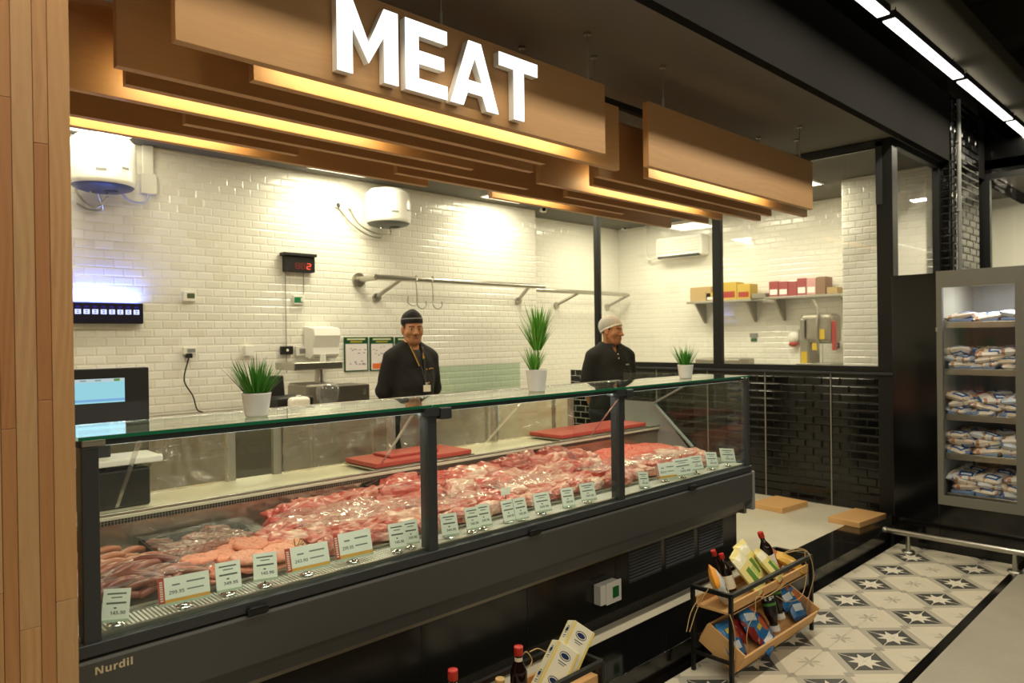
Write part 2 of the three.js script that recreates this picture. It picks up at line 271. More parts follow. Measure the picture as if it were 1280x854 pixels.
// square LED panels of the butcher room
const panels = [[1.45, -5.8, 'square LED ceiling panel above the water heater with blue glow'], [3.55, -5.75, 'square LED ceiling panel above the plain water heater'], [5.67, -5.75, 'square LED ceiling panel beside the wall camera'], [7.65, -5.7, 'square LED ceiling panel above the prep room door'], [7.4, -3.5, 'square LED ceiling panel inside the prep room'], [1.9, -4.4], [4.2, -4.4], [7.5, -4.6]];
panels.forEach(([x, z, label], i) => {
  const t = thing('ceiling_light', label || 'square LED ceiling panel over the butchers work aisle', 'ceiling light', [x, CEIL, z], 0, label ? undefined : 'LED panels over the work aisle');
  part('frame', [bc(.62, .012, .02, 0, -.006, .3), bc(.62, .012, .02, 0, -.006, -.3), bc(.02, .012, .6, .3, -.006, 0), bc(.02, .012, .6, -.3, -.006, 0)], M.white, t); part('diffuser', bc(.58, .004, .58, 0, -.004, 0), M.panelGlow, t);
  areaLight(.58, .58, [x, CEIL - .009, z], [0, -1, 0], WARM, L_PANEL);
});
// ---------------------------------------------------------------- prep room glazing
{
  const g = structGroup('window_partition', 'black framed glass partition of the prep room'); const X = 6.31, a = [-2.09, -2.17], zs = [];
  const zFar = onX(745.5, 400, X).z, z2a = onX(891, 400, X).z, z2b = onX(901, 400, X).z; const zc0 = -2.09, zc1 = -2.185, y0 = 1.325, yt = 3.13;
  part('sill', bx(X - .03, X + .1, 1.255, 1.275, zFar - .03, -2.06, .003), M.frameGrey, g);
  part('frame', bx(X, X + .06, 1.275, y0, zFar, -2.09, .003), M.blackmetal, g); part('frame', bx(X, X + .06, yt, CEIL, zFar, -2.09, .003), M.blackmetal, g);
  part('mullion', bx(X, X + .06, y0, yt, zFar - .03, zFar + .03, .003), M.blackmetal, g); part('mullion', bx(X, X + .06, y0, yt, z2a, z2b, .003), M.blackmetal, g); part('corner_post', bx(X - .005, X + .12, PLAT, CEIL, zc1, zc0 + .03, .003), M.blackmetal, g);
  part('bracket', [bx(X - .015, X - .003, 2.66, 3.18, zc1 - .0, zc1 + .05), bx(X - .015, X - .003, 3.14, 3.19, -3.6, zc1 + .05)], M.frameGrey, g);
  part('pane', bx(X + .027, X + .033, y0, yt, zFar + .03, z2a).toNonIndexed(), M.glass, g); part('pane', bx(X + .027, X + .033, y0, yt, z2b, zc1), M.glass, g);
  const h = structGroup('window_return', 'narrow glass window beside the corner post above the freezer');
  part('frame', bx(6.43, 7.6, 3.14, CEIL, -2.12, -2.06, .003), M.blackmetal, h); part('frame', bx(7.545, 7.61, 1.9, CEIL, -2.12, -2.06, .003), M.blackmetal, h); part('frame', bx(6.43, 7.6, 1.95, 2.0, -2.12, -2.06, .003), M.blackmetal, h);
  part('pane', bx(6.43, 7.55, 2.0, 3.14, -2.093, -2.087), M.glass, h);
  struct('wall_return', bx(6.43, 7.61, 0, 1.95, -2.13, -2.05), M.tileBlack, 'black wall under the narrow glass window');
}
{ // black tiled pier and the shop window beyond it
  const w = structGroup('wall_black_pier', 'black tiled pier beside the narrow glass window');
  part('grout_bed', bx(7.62, 8.6, 0, 4.0, -2.1, -1.99), M.groutDark, w); part('grout_bed', bx(8.6, 8.94, 0, 4.0, -2.3, -2.06), M.groutDark, w);
  tileFace(w, .96, 2.1, .24, .0692, .004, .007, .01, [M.tileBlack, M.tileBlack2], 120, facing(7.63, 1.75, -1.985, '+z'));
  tileFace(w, .11, 1.5, .24, .0692, .004, .007, .01, [M.tileBlack, M.tileBlack2], 0, facing(7.62, 1.75, -2.098, '-x'));
  const c = onZ(1200, 250, -1.95); const t = thing('wall_conduit', 'pale vertical conduit pipe on the black tiled pier', 'pipe', [c.x, 0, -1.955]); part('pipe', rod([0, 1.2, 0], [0, 3.8, 0], .018), M.greyPlastic, t); for (const y of [2.0, 2.75, 3.4]) part('clip', bc(.06, .02, .03, 0, y, -.005, .003), M.greyPlastic, t);
  const v = structGroup('window_shop', 'black framed window of the pale room beside the black pier'); const X = 8.86;
  part('frame', bx(X, X + .08, 1.2, 3.2, -2.055, -1.945, .003), M.blackmetal, v); part('frame', bx(X, X + .08, 3.2, 3.26, -2.055, 0, .003), M.blackmetal, v); part('frame', bx(X, X + .08, 1.2, 1.3, -1.945, 0, .003), M.blackmetal, v); part('pane', bx(X + .03, X + .036, 1.3, 3.2, -1.945, 0), M.glass, v);
  struct('wall_pale_room', [bx(10.9, 11, 0, 3.3, -2.5, 1.4), bx(X + .08, 11, 0, 3.3, -2.5, -2.44), bx(X + .08, 11, 0, 3.3, 1.3, 1.4)], M.white, 'pale walls of the room behind the shop window');
  struct('ceiling_pale_room', bx(X, 11, 3.3, 3.4, -2.5, 1.4), M.ceilGrey, 'grey ceiling of the pale room'); struct('wall_shop_window', [bx(X, X + .1, 0, 1.2, -2.06, 1.4), bx(X, X + .1, 3.26, 3.82, -2.06, 1.4), bx(X, X + .1, 1.2, 3.2, 0, 1.4)], M.tileBlack, 'black wall around the shop window');
  for (const [x, z] of [[10.1, -1.2], [9.6, -.4]]) { const d = thing('downlight', 'round ceiling downlight in the pale room', 'ceiling light', [x, 3.3, z], 0, 'pale room downlights'); part('rim', lathe([[.1, 0], [.12, -.012], [.125, 0]], 24), M.white, d); const dd = lathe([[0, -.006], [.1, -.006]], 24); part('diffuser', dd, M.panelGlow, d); areaLight(.17, .17, [x, 3.285, z], [0, -1, 0], WARM, 240); }
}
// ---------------------------------------------------------------- hanging timber canopy with the sign
{
  const t = thing('timber_canopy', 'hanging canopy of staggered oak boards carrying the lit MEAT sign', 'canopy'); const Y0 = 2.578, HB = .372, TH = .04, ZA = -2.42, S = .18;
  const boards = [[0, .84, 3.045], [0, 3.44, 5.63], [1, 1.18, 3.4], [1, 3.69, 5.94], [2, .765, 2.96], [2, 3.43, 5.67], [3, .845, 3.05], [3, 3.6, 5.84], [4, .54, 2.74], [4, 3.29, 5.515], [5, 1.19, 3.37], [5, 3.75, 5.6], [6, 2.455, 4.64], [6, -.3, 1.83], [7, .625, 2.82], [7, 3.37, 5.57]];
  boards.forEach(([l, a, b], i) => { const z = ZA - S * l; part('board', uvm(bx(a, b, Y0, Y0 + HB, z - TH, z, .002), 0, [i * 1.37, i * .41]), M.board, t); });
  // LED profiles on the backs of some boards, shining at the board behind
  const leds = [[0, 1.25, 3.0, 1], [0, 3.76, 5.2, 1], [3, .9, 2.1, 1], [3, 3.75, 5.15, 1], [6, .66, 1.6, 1], [6, 3.42, 4.1, 1]];
  for (const [l, a, b] of leds) {
    const z = ZA - S * l - TH; part('led_profile', bx(a, b, Y0 + .1, Y0 + .125, z - .018, z, .002), M.steelBrushed, t); part('led_strip', bx(a + .01, b - .01, Y0 + .098, Y0 + .1, z - .016, z - .004), M.ledGlow, t);
    areaLight(b - a - .02, .016, [(a + b) / 2, Y0 + .094, z - .012], [0, -.55, -1], AMBER, L_LED);
  }
  for (const [l, x] of [[0, 1.0], [0, 1.95], [0, 2.93], [0, 3.62], [0, 5.45], [1, 3.2], [1, 5.8], [2, 1.2], [2, 2.8], [2, 5.5], [4, 1.0], [4, 5.3], [6, 2.7], [6, 4.4]]) { const z = ZA - S * l - TH / 2; part('hanger_rod', [rod([x, Y0 + HB, z], [x, CEIL, z], .003), rod([x, Y0 + HB, z], [x, Y0 + HB + .06, z], .008), rod([x, CEIL - .012, z], [x, CEIL, z], .02)], M.steelBrushed, t); }
  for (const z of [ZA - .2, ZA - 1.1]) part('carrier_rail', bx(.5, 5.7, Y0 + HB, Y0 + HB + .035, z - .02, z + .02), M.blackmetal, t);
  // channel letters
  const zf = ZA + .004, D = .035, h0 = 2.612, h1 = 2.9, H = h1 - h0, th = .072;
  const ext = (pts, holes) => { const s = new THREE.Shape(pts.map(p => new THREE.Vector2(p[0], p[1]))); if (holes) s.holes.push(new THREE.Path(holes.map(p => new THREE.Vector2(p[0], p[1])))); return s; };
  const W = { M: .275, E: .215, A: .278, T: .25 };
  const wM = W.M, wE = W.E, wA = W.A, wT = W.T, e = .066;
  const shapes = {
    M: ext([[0, 0], [e, 0], [e, H * .62], [wM / 2, H * .2], [wM - e, H * .62], [wM - e, 0], [wM, 0], [wM, H], [wM - e * 1.0, H], [wM / 2, H * .47], [e, H], [0, H]]),
    E: ext([[0, 0], [wE, 0], [wE, e * .86], [e, e * .86], [e, H / 2 - e * .4], [wE * .92, H / 2 - e * .4], [wE * .92, H / 2 + e * .42], [e, H / 2 + e * .42], [e, H - e * .86], [wE, H - e * .86], [wE, H], [0, H]]),
    A: ext([[0, 0], [e * 1.08, 0], [e * 1.08 + .024, .06], [wA - e * 1.08 - .024, .06], [wA - e * 1.08, 0], [wA, 0], [wA / 2 + .036, H], [wA / 2 - .036, H]], [[wA / 2 - .042, .115], [wA / 2, H * .76], [wA / 2 + .042, .115]]),
    T: ext([[wT / 2 - e / 2, 0], [wT / 2 + e / 2, 0], [wT / 2 + e / 2, H - e * .92], [wT, H - e * .92], [wT, H], [0, H], [0, H - e * .92], [wT / 2 - e / 2, H - e * .92]])
  };
  const xs = { M: 1.405, E: 1.716, A: 1.948, T: 2.232 };
  for (const k of 'MEAT') {
    const body = part('letter', new THREE.ExtrudeGeometry(shapes[k], { depth: D, bevelEnabled: false }), M.white, t, 'white lit letter ' + k); body.position.set(xs[k], h0, zf);
    part('letter_face', new THREE.ExtrudeGeometry(shapes[k], { depth: .003, bevelEnabled: false }).translate(0, 0, D + .0005), M.letterGlow, body);
  }
  areaLight(1.05, .27, [1.94, 2.756, zf + D + .03], [0, 0, 1], new THREE.Color().setRGB(1, .95, .85), .7);
}
// ---------------------------------------------------------------- the refrigerated meat counter
const CX0 = .475, CX1 = 4.225, GZ = -2.235, TOPY = 1.345, WTOP = .972, WZ = -2.9, RZ = -3.2, DECKF = .802, DECKB = .842, DZF = -2.372;
const deckY = z => lerp(DECKF, DECKB, (DZF - z) / (DZF - WZ));
{
  const t = thing('meat_counter', 'long dark grey refrigerated glass counter filled with raw meat', 'display counter');
  part('plinth', bx(CX0 + .02, CX1 - .02, PLAT, PLAT + .07, RZ + .03, -2.345), M.blackplastic, t);
  part('base_panel', bx(CX0, CX1, PLAT + .06, .478, RZ, -2.33, .003), mat('baseGloss', 0x22211f, .16, .1), t);
  for (const x of [1.12, 1.72, 2.32, 2.97]) part('panel_joint', bx(x - .0015, x + .0015, PLAT + .07, .47, -2.331, -2.3285), M.caseDark, t);
  for (const [a, b] of [[3.08, 3.38], [3.42, 3.72], [3.765, 4.05]]) {
    const v = part('vent', [bx(a, b, .285, .29, -2.3305, -2.327), bx(a, b, .452, .457, -2.3305, -2.327), bx(a, a + .005, .285, .457, -2.3305, -2.327), bx(b - .005, b, .285, .457, -2.3305, -2.327)], M.caseGrey, t);
    part('opening', bx(a + .005, b - .005, .29, .452, -2.3302, -2.3292), M.matteblack, v);
    for (let i = 0; i < 9; i++) part('slat', at(bc(b - a - .01, .0035, .012), (a + b) / 2, .3 + i * .0175, -2.326, 0, .7), M.caseGrey, v);
  }
  part('chrome_strip', bx(CX0, CX1, .474, .484, -2.334, -2.314, .003), mat('stripSteel', 0xc9c0aa, .35, .4), t);
  const prof = new THREE.Shape([[-2.33, .482], [-2.255, .505], [-2.212, .565], [-2.207, .58], [-2.207, .728], [-2.212, .736], [-2.3, .736], [-2.33, .7]].map(p => new THREE.Vector2(-p[0], p[1])));
  const ex = (shape, x0, x1) => { const g = new THREE.ExtrudeGeometry(shape, { depth: x1 - x0, bevelEnabled: false }); g.rotateY(Math.PI / 2); g.translate(x0, 0, 0); return g; };
  // profile coordinates are (-z, y); extruding along x keeps z = -(first coordinate)
  part('bumper', ex(prof, CX0, CX1 - .02), M.caseGrey, t);
  part('end_cap', bx(CX1 - .02, CX1 + .008, .5, .745, -2.45, -2.203, .008), M.greyPlastic, t);
  part('front_frame', bx(CX0, CX1 - .005, .742, .778, -2.26, -2.214, .004), M.frameGrey, t);
  part('tub', [bx(CX0, CX0 + .03, .47, .78, RZ, -2.26), bx(CX1 - .03, CX1, .47, .78, RZ, -2.26), bx(CX0, CX1, .47, .7, RZ, -2.3), bx(CX0, CX1, .47, WTOP - .02, RZ, RZ + .02)], M.steelBrushed, t);
  // front air grille: a bed and its separate bars
  part('air_channel', bx(CX0 + .03, CX1 - .03, .755, .765, DZF, -2.255), M.matteblack, t);
  const bars = []; for (let x = CX0 + .035; x < CX1 - .03; x += .0125) bars.push(x);
  const slatG = bx(-.0035, .0035, .779, .787, DZF, -2.25); bars.slice(0, 299).forEach(x => { const m = part('grille_bar', slatG, M.whitePlastic, t); m.position.x = x; });
  part('grille_rim', [bx(CX0 + .03, CX1 - .03, .776, .789, -2.262, -2.248), bx(CX0 + .03, CX1 - .03, .776, .792, DZF - .004, DZF + .008)], M.steel, t);
  // display deck and rear wall of the well
  { const g = bx(CX0 + .03, CX1 - .03, -.006, .006, 0, DZF - WZ); const m = part('deck', g, M.steel, t); m.position.set(0, DECKB - .006, WZ); m.rotation.x = Math.atan2(DECKB - DECKF, DZF - WZ); }
  part('well_back', bx(CX0 + .03, CX1 - .03, DECKB - .02, WTOP - .03, WZ - .012, WZ), mat('wellSteel', 0xb4aa9a, .2, .85), t);
  part('air_outlet', bx(CX0 + .03, CX1 - .03, WTOP - .032, WTOP - .012, WZ - .02, WZ + .012), M.blackplastic, t);
  { const cells = []; for (let x = CX0 + .034; x < CX1 - .03; x += .011) for (let r = 0; r < 2; r++) cells.push(bc(.0025, .009, .003, x, WTOP - .027 + r * .01, WZ + .013)); cells.push(bx(CX0 + .03, CX1 - .03, WTOP - .0225, WTOP - .0215, WZ + .0115, WZ + .0145)); const f = part('outlet_mesh', cells, M.steelBrushed, t); f.userData.kind = 'stuff'; }
  part('worktop', bx(CX0, CX1 - .02, WTOP - .014, WTOP, RZ - .05, WZ + .02, .003), mat('worktop', 0xd6cfba, .4, .2), t);
  part('worktop_lip', bx(CX0 + .03, CX1 - .03, WTOP, WTOP + .012, WZ + .004, WZ + .02, .003), M.steel, t);
  // glass
  const px = [.53, 1.707, 2.9, 4.12];
  for (let i = 0; i < 3; i++) part('front_pane', bx(px[i] - (i ? .0 : .02), px[i + 1] + (i === 2 ? .07 : 0), .775, TOPY - .013, GZ - .006, GZ), M.caseGlass, t);
  for (let i = 0; i < 3; i++) { const a = [.5, 1.705, 2.9][i], b = [1.7, 2.895, 4.2][i]; part('top_plate', bx(a, b, TOPY - .01, TOPY, -2.575, -2.217), M.topGlass, t); part('top_plate_edge', bx(a, b, TOPY - .0102, TOPY + .0002, -2.2168, -2.2152), M.glassEdge, t); }
  part('lamp_profile', bx(.5, 4.19, TOPY - .03, TOPY - .0115, -2.264, -2.238, .002), M.frameGrey, t);
  for (let i = 0; i < 3; i++) { const a = [.54, 1.75, 2.95][i], b = [1.67, 2.86, 4.1][i]; part('case_lamp', bx(a, b, TOPY - .0306, TOPY - .03, -2.262, -2.242), M.stripGlow, t); areaLight(b - a, .016, [(a + b) / 2, TOPY - .0325, -2.252], [0, -1, -.75], new THREE.Color().setRGB(1, .93, .84), L_CASE * 3); }
  for (const x of px.slice(0, 3)) part('post', bx(x - .023, x + .022, .77, TOPY - .03, GZ - .042, GZ + .012, .004), M.frameGrey, t);
  part('post', bx(4.178, 4.208, .74, TOPY - .012, GZ - .03, GZ + .014, .01), M.frameGrey, t);
  for (const x of px.slice(1, 3)) { part('hinge', [bx(x - .04, x + .03, TOPY - .045, TOPY - .008, GZ - .05, GZ + .02, .004), bx(x + .035, x + .09, TOPY - .06, TOPY - .014, GZ - .03, GZ + .024, .006)], M.frameGrey, t); }
  part('hinge', bx(.51, .57, TOPY - .03, TOPY - .0105, GZ - .04, GZ + .01, .004), M.steelBrushed, t); part('hinge', bx(4.12, 4.19, TOPY - .03, TOPY - .0105, GZ - .04, GZ + .01, .004), M.chrome, t);
  for (const x of [.99, 2.25, 3.52]) part('latch', [bx(x - .035, x + .035, .735, .757, -2.216, -2.2, .003), bx(x - .03, x + .03, .755, .761, -2.216, -2.196, .002)], M.blackplastic, t);
  // glazed end with inner struts
  part('end_pane', bx(4.196, 4.202, .77, TOPY - .005, RZ, GZ - .02), M.caseGlass, t); part('end_pane', bx(.492, .498, .77, TOPY - .005, RZ, GZ - .02), M.caseGlass, t);
  { const a = onX(936, 431, 4.185), zmid = -2.93; part('end_strut', [bar([4.18, TOPY - .02, -2.56], [4.18, 1.13, zmid], .035, .008), bar([4.18, 1.14, zmid], [4.18, .86, -2.62], .03, .008)], M.greyPlastic, t); part('end_panel', ex(new THREE.Shape([[2.62, .8], [2.93, 1.14], [3.18, 1.14], [3.18, .8]].map(p => new THREE.Vector2(p[0], p[1]))), 4.186, 4.192), M.greyPlastic, t); }
  // glass stays at the module joints
  for (const [p, q] of [[[475, 583], [515, 520]], [[146, 634], [174, 552]], [[596, 566], [648, 507]], [[736, 548], [772, 500]]]) part('glass_stay', bar(onZ(...p, WZ - .01), onY(...q, TOPY - .02), .012, .006), M.clearPlastic, t);
  // rear posts and hanging clear film
  for (const x of [.6, 1.33, 1.55, 2.2, 2.95, 3.65]) part('rear_post', bx(x - .02, x + .02, WTOP - .01, TOPY - .06, RZ - .04, RZ - .015, .002), M.steelBrushed, t);
  part('rear_rail', bx(CX0, CX1 - .05, TOPY - .085, TOPY - .06, RZ - .045, RZ - .01, .002), M.steelBrushed, t);
  for (const [a, b, sd] of [[.98, 1.31, 1], [1.57, 2.18, 2], [2.24, 2.93, 3], [2.97, 3.63, 4]]) {
    const g = new THREE.PlaneGeometry(b - a, .285, 60, 30), p = g.attributes.position; for (let i = 0; i < p.count; i++) { const x = p.getX(i), y = p.getY(i); p.setZ(i, .05 * fbm(x * 8 + sd * 9, y * 9, sd, 4) + .03 * Math.abs(nz(x * 13, y * 7 + x * 8, sd * 3))); } g.computeVertexNormals(); g.translate((a + b) / 2, WTOP + .146, RZ - .0); part('rear_film', g, M.film, t);
  }
  const font = await new FontLoader().loadAsync('fonts/droid/droid_sans_bold.typeface.json');
  const lg = new TextGeometry('Nurdil', { font, size: .0205, depth: .0012, curveSegments: 6 }); lg.computeBoundingBox(); const s = .094 / (lg.boundingBox.max.x - lg.boundingBox.min.x); lg.scale(s, 1, 1); lg.translate(.527, .6945, -2.207); part('brand_lettering', lg, mat('logo', 0xd8c9a4, .35, .3), t);
  // switch box on the base
  const b = thing('socket_box', 'white switch box with a green rocker on the counter base', 'switch', [2.865, .303, -2.33]); part('housing', bc(.15, .1, .05, 0, 0, .025, .006), M.whitePlastic, b); part('cover', bc(.12, .11, .008, .02, .002, .054, .003), M.whitePlastic, b); part('rocker', bc(.045, .055, .008, .03, .002, .06, .002), mat('greenRocker', 0x0d6a2a, .3), b);
}
// ---------------------------------------------------------------- raw meat
const C3 = (a) => new THREE.Color(a);
function paint(g, f) { const p = g.attributes.position, c = new Float32Array(p.count * 3); for (let i = 0; i < p.count; i++) { const q = f(p.getX(i), p.getY(i), p.getZ(i)); c[i * 3] = q.r; c[i * 3 + 1] = q.g; c[i * 3 + 2] = q.b; } g.setAttribute('color', new THREE.BufferAttribute(c, 3)); return g; }
const meatMat = phys('meat', 0xffffff, { roughness: .3, vertexColors: true, clearcoat: .7, clearcoatRoughness: .1 }); const dullMat = mat('mince', 0xffffff, .45, 0, { vertexColors: true });
const red = C3('#c2463c'), dkr = C3('#8d2a24'), pink = C3('#dc8176'), fat = C3('#eac3ae'), fatD = C3('#e0b090');
function cut(w, h, d, sd, o = {}) {
  const g0 = new THREE.IcosahedronGeometry(1, o.det || 13); let g = mergeVertices((g0.deleteAttribute('uv'), g0.deleteAttribute('normal'), g0), 1e-4); const p = g.attributes.position, tmp = C3('#fff'); const col = new Float32Array(p.count * 3);
  const lean = C3(o.lean || red), dark = C3(o.dark || dkr), ft = C3(o.fat || fat), amt = o.amt ?? .5, k = o.freq || 1;
  for (let i = 0; i < p.count; i++) {
    let x = p.getX(i), y = p.getY(i), z = p.getZ(i); const sx = sd * 3.7;
    const e = o.boxy || .75; const L = v => Math.sign(v) * Math.pow(Math.abs(v), e); x = L(x); z = L(z); y = L(y);
    const n = fbm(x * 1.3 * k + sx, y * 1.5, z * 1.3 * k, 3), rid = 1 - Math.abs(nz(x * 2.1 * k + sx, z * 3.2 * k, y * 1.5 + sd)) * 2.2; const fold = o.fold ?? .22;
    const s = 1 + n * .5; let yy = y * (1 + n * .7) + fold * rid * (y > 0 ? 1 : .2) - fold * .3; if (yy < -.5) yy = -.5 + (yy + .5) * .25;
    p.setXYZ(i, x * s * w / 2, yy * h * .62 + h * .34, z * s * d / 2);
    const wx = fbm(x * 2 * k, z * 2 * k, sx, 2) * 1.3; const v1 = Math.abs(nz(x * 2.2 * k + wx + sx, z * 3.4 * k + wx, y * 2)), v2 = Math.abs(nz(x * 5 * k + wx * 2, z * 9 * k, sx + y * 3)); const cap = sst(.05, .45, nz(x * 1.1 + sx * 2, z * 1.3, sd * 5));
    let f = amt * (1 - sst(.02, .13, v1)) + amt * .6 * (1 - sst(.01, .09, v2)) + cap * amt * 1.3 + sst(.25, .5, nz(x * 9, z * 9, sx)) * .12; f = Math.min(1, f);
    tmp.copy(lean).lerp(dark, sst(-.2, .5, nz(x * 3 + sx, z * 3, y * 3)) * .55).lerp(ft, f * .9); col[i * 3] = tmp.r; col[i * 3 + 1] = tmp.g; col[i * 3 + 2] = tmp.b;
  }
  g.setAttribute('color', new THREE.BufferAttribute(col, 3)); g.computeVertexNormals(); return g;
}
const cutLooks = { red: { lean: '#c23f36', dark: '#8f2a22', amt: .24 }, pinkCut: { lean: '#c65a4e', dark: '#a03c34', amt: .42 }, fatty: { lean: '#cf6a5c', dark: '#ab4a40', amt: .62 }, dark: { lean: '#a63a30', dark: '#6e221c', amt: .12, fold: .1 }, ribs: { lean: '#c4544a', dark: '#93342c', amt: .55, freq: 1.4, fold: .3 }, bone: { lean: '#d98a76', dark: '#bd6252', amt: .8 } };
const cutLabels = { red: ['raw deep red beef cut with a few fat streaks', 'red beef cuts'], pinkCut: ['raw pink meat cut with wide pale fat veins', 'pink meat cuts'], fatty: ['raw pale pink fatty meat cut in the counter', 'fatty meat cuts'], dark: ['lean dark red meat roast in the counter', 'lean dark roasts'], ribs: ['raw marbled rib cut with fine fat streaks', 'rib cuts'], bone: ['raw cream coloured fatty end piece in the counter', 'pale fatty pieces'] };
const cutGeos = {}; for (const k of Object.keys(cutLooks)) cutGeos[k] = [0, 1, 2].map(i => cut(1, 1, 1, 11.3 + i * 5.1 + k.length * 2.3, { ...cutLooks[k] }));
function lay(kind, x, z, w, h, d, ry = 0, lift = 0, v = 0) { const m = solo('meat_cut', cutGeos[kind][v % 3], meatMat, cutLabels[kind][0], 'meat', cutLabels[kind][1]); m.scale.set(w, h, d); m.rotation.y = ry; m.rotation.z = rr(-.08, .08); m.position.set(x, deckY(z) + lift, z); return m; }
{
  // rear and middle rows, left to right along the deck
  const plan = [], row = (n, xa, dx, z, ks, w, h, d, yw, lift) => { for (let i = 0; i < n; i++) plan.push([ks[i % ks.length], xa + i * dx + rr(-.02, .02), z + rr(-.02, .02), rr(...w), rr(...h), rr(...d), rr(-yw, yw), lift]); };
  // rear, middle and front rows along the deck, first module then second and third
  row(7, 1.4, .135, -2.80, ['red', 'pinkCut', 'red', 'fatty'], [.24, .34], [.07, .1], [.12, .16], .45, .003); row(7, 1.32, .14, -2.66, ['pinkCut', 'red', 'ribs', 'fatty'], [.24, .32], [.065, .09], [.11, .15], .5, 0); row(8, 1.27, .125, -2.53, ['fatty', 'pinkCut', 'ribs', 'red', 'bone'], [.19, .26], [.05, .07], [.1, .14], .5, 0); row(9, 1.26, .11, -2.425, ['bone', 'fatty', 'ribs', 'pinkCut'], [.13, .19], [.04, .058], [.07, .1], .6, 0);
  row(7, 2.22, .155, -2.80, ['red', 'fatty', 'pinkCut', 'dark'], [.26, .36], [.085, .115], [.14, .19], .4, .003); row(7, 2.2, .155, -2.65, ['ribs', 'red', 'fatty', 'pinkCut'], [.26, .34], [.075, .1], [.12, .16], .5, 0); row(8, 2.17, .14, -2.52, ['pinkCut', 'red', 'ribs', 'fatty', 'bone'], [.2, .28], [.055, .075], [.11, .14], .5, 0); row(9, 2.18, .125, -2.42, ['fatty', 'ribs', 'bone', 'pinkCut'], [.14, .2], [.04, .058], [.07, .1], .6, 0);
  row(6, 3.3, .14, -2.52, ['ribs', 'pinkCut', 'fatty'], [.2, .28], [.055, .08], [.11, .15], .5, 0); row(6, 3.28, .14, -2.42, ['fatty', 'bone', 'ribs'], [.15, .21], [.04, .055], [.07, .1], .5, 0);
  plan.forEach((a, i) => lay(a[0], a[1], a[2], a[3], a[4], a[5], a[6], a[7], i));
  lay('red', 1.93, -2.70, .4, .06, .09, .12, .06, 1); lay('dark', 2.78, -2.84, .26, .12, .18, .2, .01, 0); lay('dark', 3.05, -2.82, .24, .12, .18, -.3, .015, 1);
}
{ // minced meat heap
  const g0 = new THREE.PlaneGeometry(1, 1, 150, 70); g0.rotateX(-Math.PI / 2); const p = g0.attributes.position; const w = 1.0, d = .34;
  for (let i = 0; i < p.count; i++) { const u = p.getX(i) * 2, v = p.getZ(i) * 2; const r = Math.pow(Math.max(0, 1 - u * u), .55) * Math.pow(Math.max(0, 1 - v * v), .5); const rug = Math.abs(nz(u * 32, v * 14, 3)) * .5 + Math.abs(nz(u * 60, v * 28, 8)) * .3; p.setXYZ(i, u * w / 2, r * (.075 + .05 * fbm(u * 2, v * 2, 4, 2) + .022 * rug), v * d / 2); }
  g0.computeVertexNormals(); const a = C3('#d4473a'), b = C3('#e58a78'); paint(g0, (x, y, z) => a.clone().lerp(b, sst(.0, .5, Math.abs(nz(x * 70, z * 80, 5)) + .25 * nz(x * 160, z * 160, 2))));
  const m = solo('minced_meat', g0, dullMat, 'heap of bright red minced meat by the glass end', 'meat'); m.position.set(3.62, deckY(-2.74), -2.74); m.material.side = THREE.DoubleSide;
  const m2 = solo('minced_meat', g0.clone(), dullMat, 'small mound of minced meat in front of the big heap', 'meat'); m2.scale.set(.45, .6, .55); m2.position.set(3.9, deckY(-2.5), -2.55);
}
// black trays
function tray(x0, x1, z0, z1, h, label, grp) { const t = thing('meat_tray', label, 'tray', [(x0 + x1) / 2, deckY((z0 + z1) / 2), (z0 + z1) / 2], 0, grp); const w = Math.abs(x1 - x0), d = Math.abs(z1 - z0); part('bottom', bc(w, .004, d, 0, .006, 0), M.blackplastic, t); part('rim', [bc(w + .02, h, .005, 0, h / 2, d / 2), bc(w + .02, h, .005, 0, h / 2, -d / 2), bc(.005, h, d, w / 2 + .005, h / 2, 0), bc(.005, h, d, -w / 2 - .005, h / 2, 0)], M.blackplastic, t); t.rotation.x = Math.atan2(DECKB - DECKF, DZF - WZ); return t; }
tray(.845, 1.2, -2.86, -2.58, .035, 'shallow black tray of brown marinated strips beside the patties');
tray(.515, .64, -2.86, -2.62, .06, 'dark empty plastic tray in the counter corner');
{ // tilted black tray with lean meat
  const t = thing('meat_tray', 'tipped black tray holding a lean red cut', 'tray', [1.98, deckY(-2.85) + .02, -2.86]); t.rotation.set(.55, .1, 0); part('bottom', bc(.3, .004, .17, 0, 0, 0), M.blackplastic, t); part('rim', [bc(.31, .05, .005, 0, .02, .085), bc(.31, .05, .005, 0, .02, -.085), bc(.005, .05, .17, .155, .02, 0), bc(.005, .05, .17, -.155, .02, 0)], M.blackplastic, t);
  const m = lay('red', 1.99, -2.86, .2, .06, .13, .1, .045, 2); m.rotation.x = .5;
}
{ // brown strips in the tray
  const gs = [0, 1, 2].map(i => cut(1, 1, 1, 31 + i * 7, { lean: '#8f4a3a', dark: '#5e2e24', fat: '#b98a72', amt: .3, fold: .25, freq: 1.6, det: 7 }));
  for (let i = 0; i < 30; i++) { const m = solo('meat_strip', gs[i % 3], meatMat, 'brown marinated meat strip in the black tray', 'meat', 'marinated strips'); m.scale.set(rr(.09, .14), rr(.025, .035), rr(.03, .045)); m.rotation.y = rr(-.7, .7); const z = rr(-2.84, -2.61); m.position.set(rr(.88, 1.16), deckY(z) + .012 + rr(0, .012), z); }
}
